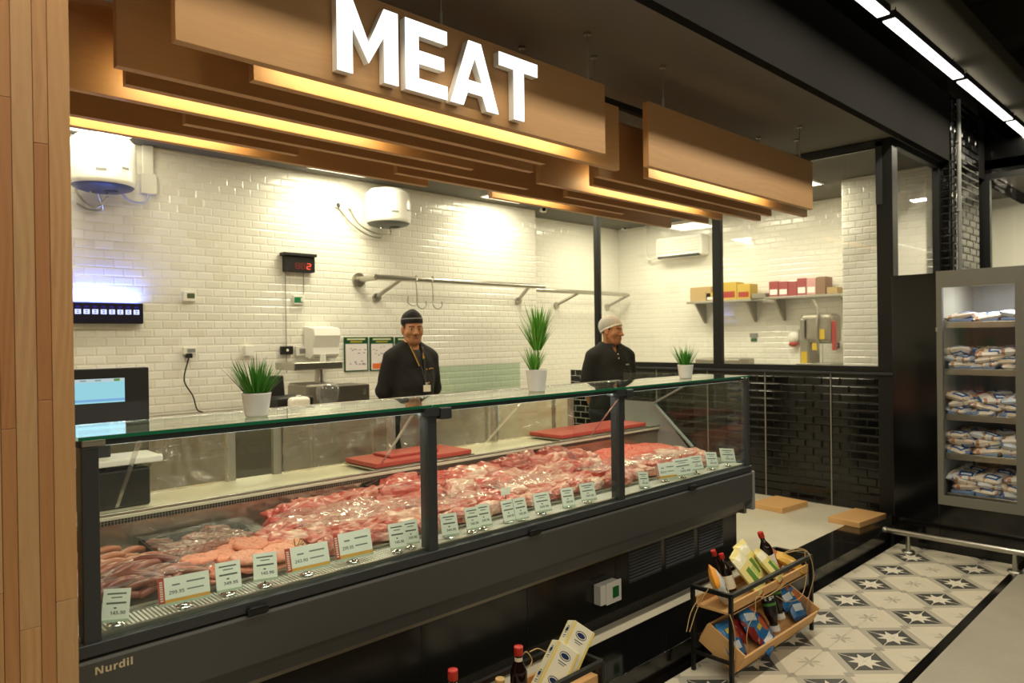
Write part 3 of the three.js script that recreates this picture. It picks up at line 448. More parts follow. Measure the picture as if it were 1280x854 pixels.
{ // sausages
  const mats = ['#8e4638', '#a4563f', '#b0674c', '#7c3a30'].map((c, i) => phys('sausage' + i, c, { roughness: .3, clearcoat: .5, clearcoatRoughness: .15 }));
  const mk = (L, bend, r) => { const pts = []; for (let i = 0; i <= 6; i++) { const u = i / 6 - .5; pts.push([u * L, -bend * u * u * 4 + bend, Math.sin(u * 3) * bend * .6]); } const g = tube(pts, r, 18, 10); const a = new THREE.SphereGeometry(r * 1.0, 10, 8), b = a.clone(); a.translate(...pts[0]); b.translate(...pts[6]); return merged([g, a, b]); };
  const gs = [mk(.13, .012, .012), mk(.15, .018, .013), mk(.11, .01, .011)];
  for (let i = 0; i < 64; i++) { const back = i < 26; const m = solo('sausage', gs[i % 3], mats[back ? 1 + i % 2 : [0, 3, 1][i % 3]], back ? 'thin reddish sausage link in the rear pile' : 'brown sausage link lying behind the price cards', 'sausage', back ? 'reddish sausage links' : 'brown sausage links'); const z = back ? rr(-2.76, -2.58) : rr(-2.58, -2.40); const x = back ? rr(.58, .79) : rr(.57, .88); m.position.set(x, deckY(z) + .014 + (i % 4) * .012, z); m.rotation.y = back ? rr(.5, .95) : rr(-.5, .6); m.rotation.x = rr(-.15, .15); }
}
{ // burger patties
  const g = lathe([[0, -.009], [.03, -.009], [.054, -.008], [.06, -.003], [.061, .002], [.057, .0075], [.048, .0095], [.036, .0085], [.024, .0095], [.012, .009], [0, .0095]], 44); { const p = g.attributes.position, uv = g.attributes.uv; for (let i = 0; i < p.count; i++) { const x = p.getX(i), y = p.getY(i), z = p.getZ(i); uv.setXY(i, x * 6, z * 6); const k = 1 + .09 * nz(x * 34, z * 34, 2); p.setXYZ(i, x * k, y + .006 * nz(x * 60, z * 60, 5) + .003 * nz(x * 140, z * 140, 9), z * k); } g.computeVertexNormals(); }
  const top = new THREE.CircleGeometry(.06, 40); const TP = dataTex(256, 256, (u, v) => { const n = per(u, v, 24, 24, 3), m = per(u, v, 60, 60, 6); const s = sst(.28, .42, per(u, v, 40, 40, 11)); return [226 + 14 * n + 14 * m - s * 40, 148 + 18 * n + 18 * m - s * 40, 122 + 18 * n + 16 * m - s * 40]; }); const pms = ['#ffffff', '#f3dcd4', '#ffeee6'].map((q, i) => mat('patty' + i, q, .45, 0, { map: TP, bumpMap: TP, bumpScale: .004 }));
  const spots = [[.93, -2.40], [.99, -2.5], [1.04, -2.41], [1.1, -2.52], [1.07, -2.60], [1.16, -2.42], [1.18, -2.54], [.9, -2.48], [1.22, -2.47], [1.13, -2.4]];
  spots.forEach(([x, z], i) => { for (let k = 0; k < 2; k++) { const m = solo('burger_patty', g, pms[(i + k) % 3], k ? 'round pink burger patty lying on top of another' : 'round pink burger patty under another patty', 'patty', k ? 'upper patties' : 'lower patties'); m.position.set(x + k * .008, deckY(z) + .012 + k * .02 + (i % 3) * .003, z); m.rotation.set(rr(-.12, .2), i * 1.3 + k, rr(-.18, .18)); m.position.y += .008 * (i % 4); } });
}
{ // crumpled clear film over the sausages
  for (const [x, z, w, d, y, sd, lb] of [[.72, -2.48, .42, .24, .05, 2, 'crumpled clear film over the sausage links'], [1.03, -2.74, .4, .26, .042, 5, 'clear film stretched over the brown strips'], [3.1, -2.5, .4, .22, .07, 7, 'clear film over meat cuts beside the minced meat'], [1.5, -2.55, .45, .3, .085, 9, 'clear film over the first fatty cuts'], [1.95, -2.5, .4, .22, .075, 11, 'clear film over cuts before the middle post'], [2.45, -2.52, .45, .26, .08, 13, 'clear film over the second row of cuts'], [3.6, -2.47, .45, .2, .07, 15, 'clear film in front of the minced meat']]) { const g = new THREE.PlaneGeometry(w, d, 50, 34); g.rotateX(-Math.PI / 2); const p = g.attributes.position; for (let i = 0; i < p.count; i++) { const u = p.getX(i), v = p.getZ(i); p.setY(i, .02 * fbm(u * 9 + sd, v * 9, sd, 3) + .008 * Math.abs(nz(u * 28, v * 10, sd))); } g.computeVertexNormals(); const m = solo('cling_film', g, M.clearPlastic, lb, 'film'); m.position.set(x, deckY(z) + y + .012, z); }
}
// ---------------------------------------------------------------- price cards
{
  const txt = (c, w, h, n, wide, price) => {
    c.fillStyle = '#f4f5ee'; c.fillRect(0, 0, w, h); c.fillStyle = '#4c5a4c'; c.textAlign = 'center';
    if (wide) { c.fillStyle = '#b83a30'; c.fillRect(0, 0, w * .12, h); c.fillStyle = '#e9d6c9'; c.save(); c.translate(w * .06, h / 2); c.rotate(-Math.PI / 2); for (let i = 0; i < 9; i++) c.fillRect(-h * .4 + i * h * .09, -w * .03, h * .06, w * .06); c.restore(); c.fillStyle = '#e0a544'; c.fillRect(w * .12, h * .86, w * .88, h * .14); c.fillStyle = '#6c7a70'; c.font = `bold ${h * .2}px sans-serif`; c.fillText(price, w * .35, h * .68); c.fillRect(w * .27, h * .3, w * .15, h * .06); c.fillRect(w * .55, h * .26, w * .36, h * .06); c.fillRect(w * .55, h * .56, w * .33, h * .05); }
    else { c.fillRect(w * .14, h * .14, w * .7, h * .05); c.fillRect(w * .3, h * .27, w * .4, h * .035); c.fillRect(w * .14, h * .44, w * .72, h * .06); c.fillStyle = '#3c463e'; c.font = `bold ${h * .16}px sans-serif`; c.fillText(price, w * .58, h * .84); c.fillRect(w * .42, h * .6, w * .1, h * .05); }
  };
  const T1 = ['145.90', '249.90', '349.95'].map((p, i) => mat('card' + i, 0xffffff, .5, 0, { map: canvasTex(128, 150, (c, w, h) => txt(c, w, h, i, false, p)) }));
  const T2 = ['243.90', '299.95'].map((p, i) => mat('wideCard' + i, 0xffffff, .5, 0, { map: canvasTex(256, 128, (c, w, h) => txt(c, w, h, i, true, p)) }));
  const green = mat('cardHolder', 0xb9c6b0, .4);
  // [centre px x, y, width px, height px, roll, wide]
  const cards = [[145, 755, 36, 40, .3, 0, 'over the sausages beside the pillar'], [230, 734, 66, 38, .06, 1, 'in front of the brown sausages'], [285, 719, 32, 36, .08, 0, 'in front of the patties'], [331, 707, 30, 34, .16, 0, 'at the last patties'], [384, 696, 54, 36, .04, 1, 'below the green herb sprig'], [441, 680, 46, 38, .04, 1, 'before the fatty meat cuts'], [496, 669, 20, 32, .1, 0, 'first of the pair beside the middle post'], [513, 664, 18, 30, .1, 0, 'second of the pair beside the middle post'], [561, 655, 20, 28, .12, 0, 'just past the middle post'], [590, 647, 17, 28, .08, 0, 'first of the pair before the long red cut'], [604, 643, 16, 28, .08, 0, 'second of the pair before the long red cut'], [635, 638, 15, 27, .04, 0, 'first of the pair under a blank white card'], [650, 635, 15, 27, .04, 0, 'second of the pair under a blank white card'], [677, 627, 19, 24, .08, 0, 'in front of the lean dark roasts'], [709, 621, 14, 24, .12, 0, 'narrow card beside the lean roasts'], [734, 614, 17, 22, .1, 0, 'beside the second glass post'], [804, 599, 11, 19, .25, 0, 'narrow leaning card past the second post'], [832, 588, 22, 23, .12, 1, 'yellow edged card before the minced meat'], [853, 583, 20, 22, .08, 0, 'before the minced meat'], [870, 578, 13, 18, .12, 0, 'near the small mound of mince'], [889, 574, 12, 19, .25, 0, 'narrow tilted card near the glass end'], [909, 569, 15, 18, .28, 0, 'last card next to the glass end']];
  cards.forEach(([cx, cy, w, h, roll, wide, where], i) => {
    const z = -2.285 - (i % 3) * .006, p = onZ(cx, cy, z), dep = p.clone().sub(EYE).dot(ray(640, 427)), fx = .0; const pl = onZ(cx - w / 2, cy + (wide ? 6 : 2), z), pr = onZ(cx + w / 2, cy - (wide ? 6 : 2), z); const W = (pr.x - pl.x) * .94, Hh = h * dep / FOC * (wide ? .8 : .92);
    const t = thing('price_card', (wide ? 'wide price card with red and yellow edges ' : 'small white price card ') + where, 'price card', [p.x, .789, z]); const y = p.y - .789;
    part('base', lathe([[0, 0], [.022, 0], [.024, .004], [.012, .009], [0, .01]], 20), M.chrome, t); part('stem', rod([0, .006, 0], [0, y, -.004], .0025), M.blackmetal, t);
    const g = new THREE.PlaneGeometry(W, Hh); const card = part('card', bc(W, Hh, .002), green, t); const pr2 = part('print', g.translate(0, 0, .0015), wide ? T2[i % 2] : T1[i % 3], card); card.position.set(0, y, .002); card.rotation.set(-.3, -.12, -roll * .6);
    part('holder', bc(W, .008, .008), green, card).position.y = -Hh / 2 - .003;
  });
  const b = onZ(647, 612, -2.34); const t = thing('price_card', 'blank white card standing above the paired price cards', 'price card', [b.x, deckY(-2.42), -2.42]); part('card', bc(.06, .035, .002, 0, .085, 0), M.white, t); part('stem', rod([0, 0, 0], [0, .07, 0], .002), M.blackmetal, t);
  // sprig of herb
  const s = onZ(370, 680, -2.45); const hb = thing('herb_sprig', 'small green herb sprig on the meat', 'herb', [s.x, s.y - .02, -2.45]); const gs = []; for (let i = 0; i < 14; i++) gs.push(bar([0, 0, 0], [rr(-.03, .03), rr(.01, .035), rr(-.02, .02)], .003, .001)); part('leaves', gs, mat('herb', 0x4f7a24, .5), hb);
}
// ---------------------------------------------------------------- equipment on the white tile wall
const WZF = WALLZ + .006; const wp = (px, py, dz = 0) => onZ(px, py, WZF + dz);
function heater(px, pyTop, pyBot, label, blue) {
  const z = WZF + .25, c = onZ(px, pyTop, z), yb = onZ(px, pyBot, z).y, h = c.y - yb, r = .225; const t = thing('water_heater', label, 'water heater', [c.x, yb, z]);
  const pr = [[0, .012], [r * .84, .012], [r * .88, 0], [r * .95, .006], [r, .04], [r, h - .1], [r * .97, h - .05], [r * .8, h - .012], [r * .4, h], [0, h]];
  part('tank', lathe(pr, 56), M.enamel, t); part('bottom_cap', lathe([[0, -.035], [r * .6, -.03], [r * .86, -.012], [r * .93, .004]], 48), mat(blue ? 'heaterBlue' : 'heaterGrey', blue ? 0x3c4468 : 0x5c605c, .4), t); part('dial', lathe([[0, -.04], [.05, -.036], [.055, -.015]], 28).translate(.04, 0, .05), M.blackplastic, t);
  part('rating_label', new THREE.PlaneGeometry(.07, .02).translate(0, .09, r + .001).rotateY(-.3), M.greyPlastic, t); part('rating_label', new THREE.PlaneGeometry(.06, .016).translate(0, .12, r + .001).rotateY(.45), M.greyPlastic, t);
  for (const s of [-1, 1]) part('pipe_stub', rod([s * .05 - .02, .0, -.02], [s * .05 - .02, -.05, -.02], .014), M.chrome, t);
  return t;
}
heater(128, 171, 234, 'white water heater with a blue lit underside beside the pillar', true); const h2 = heater(485, 237, 280, 'white water heater with a grey underside above the steel rail', false);
{ const t = thing('water_hose', 'pair of flexible steel hoses under the plain water heater', 'hose'); const a = wp(421, 257), b = wp(436, 259); part('hose', tube([a, wp(440, 280, .03), wp(460, 294, .06), wp(477, 297, .12), [h2.position.x - .07, h2.position.y - .06, h2.position.z - .02]], .008), M.steel, t); part('hose', tube([b, wp(450, 281, .04), wp(470, 292, .08), [h2.position.x + .03, h2.position.y - .1, h2.position.z], [h2.position.x + .03, h2.position.y - .05, h2.position.z - .02]], .008), M.steel, t); for (const p of [a, b]) part('wall_valve', rod(p, p.clone().add(V(0, 0, .03)), .022), M.chrome, t); }
{ const t = thing('water_hose', 'pair of flexible hoses under the blue lit water heater', 'hose'); part('hose', tube([wp(94, 236), wp(105, 252, .04), wp(120, 260, .12), onZ(135, 246, WZF + .22)], .008), M.steel, t); part('hose', tube([wp(96, 254), wp(110, 262, .03), wp(128, 262, .1), onZ(122, 242, WZF + .22)], .008), M.steel, t); }
{ // trunking beside the first heater
  const t = thing('cable_trunking', 'pale vertical cable trunking beside the blue lit water heater', 'trunking'); const a = wp(184, 228), top = CEIL; part('duct', bx(a.x - .04, a.x + .04, a.y, top, WZF, WZF + .03, .003), M.whitePlastic, t); part('box', bx(a.x - .06, a.x + .06, a.y - .1, a.y + .06, WZF, WZF + .05, .005), M.whitePlastic, t); part('cable', tube([[a.x, a.y - .1, WZF + .03], [a.x - .03, a.y - .17, WZF + .04], [a.x - .16, a.y - .17, WZF + .06], [a.x - .25, a.y - .08, WZF + .1]], .01), mat('paleCable', 0xb9bcd8, .5), t);
}
{ // blue display
  const a = wp(84, 378), b = wp(176, 405), w = b.x - a.x, h = a.y - b.y; const t = thing('wall_display', 'long black wall display with a row of glowing blue digits', 'display', [(a.x + b.x) / 2, (a.y + b.y) / 2, WZF]);
  part('housing', bc(w, h, .07, 0, 0, .035, .004), M.blackplastic, t); const T = canvasTex(512, 128, (c, W, H) => { c.fillStyle = '#050312'; c.fillRect(0, 0, W, H); c.fillStyle = '#ffffff'; for (let i = 0; i < 8; i++) { const x = W * (.05 + i * .117); c.save(); c.beginPath(); c.rect(x, H * .3, W * .085, H * .26); c.fillStyle = '#c9d2ff'; c.fill(); c.fillStyle = '#1a1160'; c.fillRect(x + W * .028, H * .36, W * .03, H * .04); c.fillRect(x + W * .028, H * .46, W * .03, H * .04); c.restore(); c.fillStyle = '#1d1470'; c.fillRect(x + W * .01, H * .12, W * .06, H * .1); } });
  const m = new THREE.MeshStandardMaterial({ color: 0x000000, emissive: 0xffffff, emissiveMap: T, emissiveIntensity: 1.4, roughness: .4 }); m.name = 'blueDigits'; part('screen', new THREE.PlaneGeometry(w * .97, h * .9).translate(0, 0, .0715), m, t);
  part('uplight', bc(w * .9, .006, .03, 0, h / 2 + .002, .03), glow('blueGlow', [.16, .2, 1], 3), t); areaLight(w * .9, .03, [t.position.x, t.position.y + h / 2 + .012, WZF + .045], [0, 1, -.25], new THREE.Color().setRGB(.14, .24, 1), 85);
  areaLight(w * .9, h * .5, [t.position.x, t.position.y, WZF + .08], [0, -.1, 1], new THREE.Color().setRGB(.3, .3, 1), 1.2);
}
function wallBox(name, px0, py0, px1, py1, dep, m, label, cat, extra) { const a = wp(px0, py0, dep), b = wp(px1, py1, dep), w = b.x - a.x, h = a.y - b.y; const t = thing(name, label, cat, [(a.x + b.x) / 2, (a.y + b.y) / 2, WZF]); part('housing', bc(w, h, dep, 0, 0, dep / 2, .006), m, t); if (extra) extra(t, w, h, dep); return t; }
wallBox('thermostat', 229, 364, 245, 377, .035, M.whitePlastic, 'white thermostat with a green screen on the tile wall', 'thermostat', (t, w, h, d) => part('screen', bc(w * .6, h * .5, .003, .01, .005, d), mat('lcd', 0x59664a, .3), t));
{ const s = wallBox('power_socket', 229, 434, 246, 443, .03, M.whitePlastic, 'white socket with a black plug and hanging cable', 'socket', (t, w, h, d) => { part('insert', bc(w * .6, h * .5, .003, .01, 0, d), M.greyPlastic, t); part('plug', bc(.05, .04, .04, -.01, -h / 2 - .01, d, .006), M.blackplastic, t); part('cable', tube([[-.01, -h / 2 - .02, d], [-.06, -.25, .06], [.0, -.38, .08], [.03, -.5, .1], [.06, -.52, .14], [.06, -.6, .14], [.02, -.58, .1], [.04, -.53, .08], [.1, -.62, .06]], .006, 60), M.blackmetal, t); }); }
wallBox('queue_display', 357, 316, 394, 341, .07, M.blackplastic, 'black queue display showing a red number 2', 'display', (t, w, h, d) => {
  part('hood', bc(w * 1.12, h * .18, .1, -.01, h / 2 - .01, .05, .006), M.blackplastic, t);
  const T = canvasTex(128, 64, (c, W, H) => { c.fillStyle = '#0a0404'; c.fillRect(0, 0, W, H); const seg = (x, on) => { const o = '#5a0d08', y = ' #ff5030'.trim(); const S = (k, X, Y, ww, hh) => { c.fillStyle = on.includes(k) ? y : o; c.fillRect(x + X, Y, ww, hh); }; S('a', 4, 10, 16, 5); S('g', 4, 29, 16, 5); S('d', 4, 48, 16, 5); S('f', 0, 13, 5, 17); S('b', 19, 13, 5, 17); S('e', 0, 33, 5, 17); S('c', 19, 33, 5, 17); }; seg(26, ''); seg(54, ''); seg(84, 'abged'); });
  const m = new THREE.MeshStandardMaterial({ color: 0, emissive: 0xffffff, emissiveMap: T, emissiveIntensity: 2.2, roughness: .4 }); m.name = 'redDigits'; part('screen', new THREE.PlaneGeometry(w * .84, h * .5).translate(.02, -.03, d + .001), m, t); part('cable', [rod([-w * .42, -h / 2, .01], [-w * .42, -1.02, .01], .004), rod([w * .2, -h / 2, .01], [w * .2, -.28, .01], .004)], M.greyPlastic, t);
});
wallBox('junction_box', 367, 369, 381, 381, .03, M.whitePlastic, 'open wall box with a green circuit board', 'junction box', (t, w, h, d) => { part('board', bc(w * .7, h * .6, .004, -.01, 0, d), mat('pcb', 0x1c7a4c, .4), t); part('terminal', bc(w * .3, h * .4, .01, .03, 0, d + .004), M.whitePlastic, t); });
wallBox('wall_router', 352, 433, 367, 443, .04, M.blackplastic, 'small black device with a white light on the wall', 'router', (t, w, h, d) => part('indicator', lathe([[0, .004], [.012, .002], [.013, 0]], 16).rotateX(Math.PI / 2).translate(0, 0, d), M.whitePlastic, t));
wallBox('power_socket', 370, 433, 384, 445, .03, M.whitePlastic, 'white double socket beside the paper dispenser', 'socket', (t, w, h, d) => part('insert', bc(w * .55, h * .5, .003, .01, 0, d), M.greyPlastic, t));
wallBox('air_freshener', 307, 432, 318, 445, .06, M.white, 'small white air freshener above the short plant', 'dispenser');
{ const a = wp(387, 409, .1), b = wp(418, 447, .1), w = b.x - a.x, h = a.y - b.y; const s = new THREE.Shape([[0, h], [.17, h - .02], [.19, h - .08], [.15, .1], [.16, .04], [.1, .0], [0, .02]].map(p => new THREE.Vector2(...p))); const g = new THREE.ExtrudeGeometry(s, { depth: w, bevelEnabled: true, bevelSize: .01, bevelThickness: .01, bevelSegments: 3 }); g.rotateY(-Math.PI / 2); g.translate(w / 2, 0, 0); const t = thing('paper_dispenser', 'white paper towel dispenser with a slanted front', 'dispenser', [(a.x + b.x) / 2, b.y, WZF + .012]); part('body', g, M.white, t); part('slot', bc(w * .8, .012, .08, 0, .008, .09), M.greyPlastic, t); part('paper_sheet', bc(w * .5, .05, .002, 0, -.025, .1), M.white, t); }
// posters
{
  const T = [0, 1, 2].map(k => canvasTex(160, 220, (c, w, h) => { c.fillStyle = '#0f4f2c'; c.fillRect(0, 0, w, h); c.fillStyle = '#e9e2e4'; c.fillRect(w * .05, h * .2, w * .9, h * .77); c.fillStyle = '#d9d7b0'; c.fillRect(w * .12, h * .04, w * .76, h * .05); c.fillStyle = '#b9a63a'; c.fillRect(w * .25, h * .12, w * .5, h * .04); let s = 3 + k; for (let i = 0; i < 16; i++) { s = (s * 16807) % 2147483647; const x = (s % 1000) / 1000; s = (s * 16807) % 2147483647; const y = (s % 1000) / 1000; c.fillStyle = i % 3 ? '#aaa0b0' : '#7d7c8c'; c.fillRect(w * (.12 + x * .7), h * (.25 + y * .62), 8 + x * 10, 4 + y * 6); } if (k) { c.fillStyle = '#e2743a'; c.fillRect(w * .1, h * .78, w * .75, h * .16); } }));
  const lab = ['green framed poster closest to the paper dispenser', 'green framed poster with an orange corner', 'green framed poster half hidden by the butcher'];
  [[429.5, 460, 421.5, 463.5], [461.5, 492, 421.5, 462.5], [493.5, 522, 421.5, 462]].forEach(([x0, x1, y0, y1], i) => { const a = wp(x0, y0), b = wp(x1, y1); const t = thing('poster', lab[i], 'poster', [(a.x + b.x) / 2, (a.y + b.y) / 2, WZF + .006]); const w = b.x - a.x, h = a.y - b.y; part('board', bc(w, h, .006, 0, 0, 0), M.blackplastic, t); part('print', new THREE.PlaneGeometry(w, h).translate(0, 0, .0035), mat('poster' + i, 0xffffff, .35, 0, { map: T[i] }), t); });
}
// steel hanging rails
{
  const y = wp(445, 350, .2).y, zr = WZF + .27; const t = thing('meat_rail', 'long stainless hanging rail above the butchers', 'rail'); const a = onZ(497, 348, zr), b = onZ(680, 356, zr), f = wp(449, 350, .02);
  part('tube', rod([a.x - .25, a.y, zr], [b.x, a.y, zr], .026, .026, 20), M.steel, t); part('wall_arm', rod([f.x, f.y, WZF], [a.x - .25, a.y, zr], .03, .03, 18), M.steel, t); part('flange', rod([f.x, f.y, WZF], [f.x, f.y, WZF + .025], .07, .07, 24), M.steel, t);
  for (const [p, x] of [[wp(470, 372), a.x + .05], [wp(647, 376), b.x - .25]]) { part('brace', rod([p.x, p.y, WZF], [x, a.y, zr], .022), M.steel, t); part('flange', rod([p.x, p.y, WZF], [p.x, p.y, WZF + .03], .045, .045, 20), M.steel, t); }
  const hk = (x, dbl, lb) => { const h = thing('meat_hook', lb, 'hook', [x, a.y, zr]); part('shank', tube([[-.02, -.02, .03], [0, .035, .01], [0, .03, -.02], [0, -.05, -.01], [0, -.16, 0], [0, -.24, 0]], .006, 40), M.steel, h); part('claw', tube([[0, -.22, 0], [0, -.27, .01], [.05, -.3, .02], [.1, -.27, .02], [.1, -.22, .02]], .006, 30), M.steel, h); if (dbl) part('claw', tube([[0, -.18, 0], [0, -.25, .0], [-.06, -.27, .01], [-.12, -.24, .01], [-.12, -.18, .01]], .006, 30), M.steel, h); };
  hk(onZ(521, 350, zr).x, true, 'double clawed steel meat hook on the long rail'); hk(onZ(541, 350, zr).x, false, 'single clawed steel meat hook on the long rail');
  const zr2 = -6.65 + .27; const a2 = onZ(681, 363, zr2), b2 = onZ(783, 366, zr2), r2 = thing('meat_rail', 'shorter stainless rail on the recessed tile wall', 'rail'); part('tube', rod([a2.x - .3, a2.y, zr2], [b2.x, a2.y, zr2], .026, .026, 20), M.steel, r2); const q = onZ(758, 384, -6.65); for (const xx of [q.x, q.x - 1.1]) { part('brace', rod([xx, q.y, -6.65], [xx + .2, a2.y, zr2], .02), M.steel, r2); part('flange', rod([xx, q.y, -6.65], [xx, q.y, -6.62], .045, .045, 20), M.steel, r2); }
}
function camDome(p, label) { const t = thing('security_camera', label, 'camera', [p.x, p.y, p.z]); part('mount', bc(.07, .03, .07, 0, .05, -.02, .006), M.white, t); part('body', bc(.08, .07, .1, 0, 0, 0, .02), M.white, t); part('lens', rod([0, 0, .045], [0, 0, .056], .024, .024, 20), M.blackgloss, t); t.rotation.y = -.6; t.rotation.x = .15; }
camDome(onZ(679, 262, WALLZ + .12), 'small white camera at the corner of the tile wall'); camDome(onZ(780, 285, -6.5), 'small white camera behind the partition glass');
// ---------------------------------------------------------------- back work table and its machines
{
  const t = thing('work_table', 'long steel work table along the tile wall', 'table', [0, PLAT, 0]); part('top', bx(1.0, 5.6, .86, .9, -6.24, -5.0, .004), M.steelBrushed, t); for (const x of [1.1, 3.3, 5.5]) for (const z of [-6.15, -5.1]) part('leg', rod([x, 0, z], [x, .86, z], .02), M.steel, t); part('undershelf', bx(1.05, 5.55, .25, .27, -6.2, -5.05), M.steelBrushed, t);
}
const TT = PLAT + .9;
{ // mincer with tray
  const z = -5.75, c = onZ(398, 480, z); const t = thing('meat_mincer', 'steel mincer with a wide feed tray and funnel neck', 'mincer', [c.x, TT, z]); const yt = onZ(398, 457, z).y - TT, l = onZ(357, 457, z).x - c.x, r = onZ(418, 457, z).x - c.x;
  part('feed_tray', [bx(l, r, yt - .03, yt + .035, -.2, .15, .01)], M.steel, t); part('neck', rod([.01, yt - .03, 0], [.01, yt - .16, 0], .035, .045, 20), M.steel, t); part('body', [bx(-.2, .1, 0, yt - .15, -.2, .16, .03)], M.steelBrushed, t); part('pusher', rod([.02, yt + .03, .05], [.02, yt + .1, .05], .025), M.white, t);
  const j = onZ(406, 492, -5.5); const d = thing('glass_jar', 'round clear jar standing in front of the mincer', 'jar', [j.x, TT, -5.45]); const h = j.y - TT; part('bowl', lathe([[0, .004], [.07, .004], [.075, .1], [.08, h - .09], [.1, h], [.1, h + .04], [.07, h + .085], [0, h + .1]], 36), M.clearPlastic, d);
  const q0 = onZ(419, 482, -5.4), q1 = onZ(462, 480, -5.4); const b = thing('steel_bin', 'flat grey steel box beside the clear jar', 'box', [(q0.x + q1.x) / 2, TT, -5.4]); part('shell', bc(q1.x - q0.x, q1.y - TT, .3, 0, (q1.y - TT) / 2, -.15, .008), mat('greyBox', 0x5f5c55, .4, .5), b); part('catch', bc(.03, .05, .01, (q1.x - q0.x) / 2 - .06, (q1.y - TT) - .06, .004, .003), M.chrome, b);
}
{ const c = onZ(350, 470, -5.3); const t = thing('vacuum_sealer', 'black machine with a raised lid behind the short plant', 'machine', [c.x, TT, -5.3]); const mh = c.y - TT; part('body', bc(.3, mh * .5, .3, .06, mh * .25, 0, .02), M.blackplastic, t); part('lid', at(bc(.16, mh * .9, .05, 0, 0, 0, .015), 0, mh * .55, -.1, 0, -.15), M.blackplastic, t);
  const b = onZ(372, 500, -5.08); const j = thing('plastic_jug', 'white rounded plastic jug in front of the mincer', 'jug', [b.x, TT, -5.06]); const hh = onZ(372, 496, -5.08).y - TT; part('body', bc(.16, hh, .09, 0, hh / 2, 0, .03), M.white, j); part('cap', rod([.0, hh, 0], [0, hh + .012, 0], .02), M.white, j); }
{ // sheet of green tinted glass leaning on the table
  const a = onZ(530, 459.5, -5.08), b = onZ(648, 454, -5.08); const t = thing('glass_screen', 'sheet of green tinted glass standing on the work table', 'glass screen', [(a.x + b.x) / 2, TT, -5.06]); part('sheet', bc(b.x - a.x, b.y - TT, .006, 0, (b.y - TT) / 2, 0), M.greenGlass, t); part('edge', bc(b.x - a.x, .003, .0065, 0, b.y - TT, 0), M.glassEdge, t); for (const s of [-1, 1]) part('clamp', bc(.04, .05, .04, s * .4, .025, 0, .005), M.steel, t);
}
// ---------------------------------------------------------------- scale with screen on the counter shelf
{
  const z = -3.06, a = onZ(90, 459, z), b = onZ(186, 459, z); const t = thing('label_scale', 'black label scale with a lit blue screen beside the pillar', 'scale', [0, WTOP, z]);
  part('monitor', bx(a.x, b.x, onZ(150, 528, z).y - WTOP, b.y - WTOP, -.05, 0, .004), M.blackplastic, t);
  const T = canvasTex(256, 140, (c, w, h) => { c.fillStyle = '#9fe0ee'; c.fillRect(0, 0, w, h); c.fillStyle = '#7fb4e8'; c.fillRect(0, h * .84, w, h * .09); c.fillStyle = '#c7d8dc'; c.fillRect(0, 0, w, h * .14); c.fillStyle = '#5d9a4e'; c.fillRect(w * .78, h * .02, w * .12, h * .1); c.fillStyle = '#8aa'; c.fillRect(w * .1, h * .04, w * .12, h * .06); c.fillRect(w * .4, h * .04, w * .12, h * .06); });
  const m = new THREE.MeshStandardMaterial({ color: 0, emissive: 0xffffff, emissiveMap: T, emissiveIntensity: .85, roughness: .3 }); m.name = 'scaleScreen'; const s0 = onZ(93, 475, z), s1 = onZ(156, 502, z); part('screen', new THREE.PlaneGeometry(s1.x - s0.x, s0.y - s1.y).translate((s0.x + s1.x) / 2, (s0.y + s1.y) / 2 - WTOP, .0015), m, t); areaLight(s1.x - s0.x, s0.y - s1.y, [(s0.x + s1.x) / 2, (s0.y + s1.y) / 2, z + .01], [0, 0, 1], new THREE.Color().setRGB(.6, .85, 1), .6);
  part('column', bx(a.x + .03, a.x + .13, .1, b.y - WTOP - .1, -.07, -.01, .01), M.blackplastic, t); part('body', bx(a.x, b.x - .02, .0, .15, -.1, .07, .012), M.caseDark, t);
  part('platter', bx(a.x + .04, b.x + .02, .165, .19, -.1, .09, .006), M.whitePlastic, t); part('spider', bx(a.x + .1, b.x - .06, .15, .166, -.04, .03), M.caseDark, t);
}
// cutting boards
function cutBoard(px, label) { const [l, r] = px.map(p => onZ(...p, WZ - .005)); const t = thing('cutting_board', label, 'cutting board', [(l.x + r.x) / 2, WTOP + .012, WZ - .13]); part('steel_tray', bc(r.x - l.x + .02, .006, .29, 0, .003, 0), M.steel, t); part('slab', bc(r.x - l.x, .022, .27, 0, .018, 0, .004), mat('redBoard', 0xb4453c, .45), t); return t; }
cutBoard([[468, 584], [588, 562]], 'red plastic cutting board on the shelf near the first post'); cutBoard([[700, 545], [806, 524]], 'red plastic cutting board beside the second glass post');
{ const t = thing('cutting_board', 'smaller red board stacked on the cutting board', 'cutting board', [onZ(515, 566, -3.0).x, WTOP + .041, -3.05]); part('slab', bc(.3, .014, .16, 0, .007, 0, .004), M.redBoard, t); }
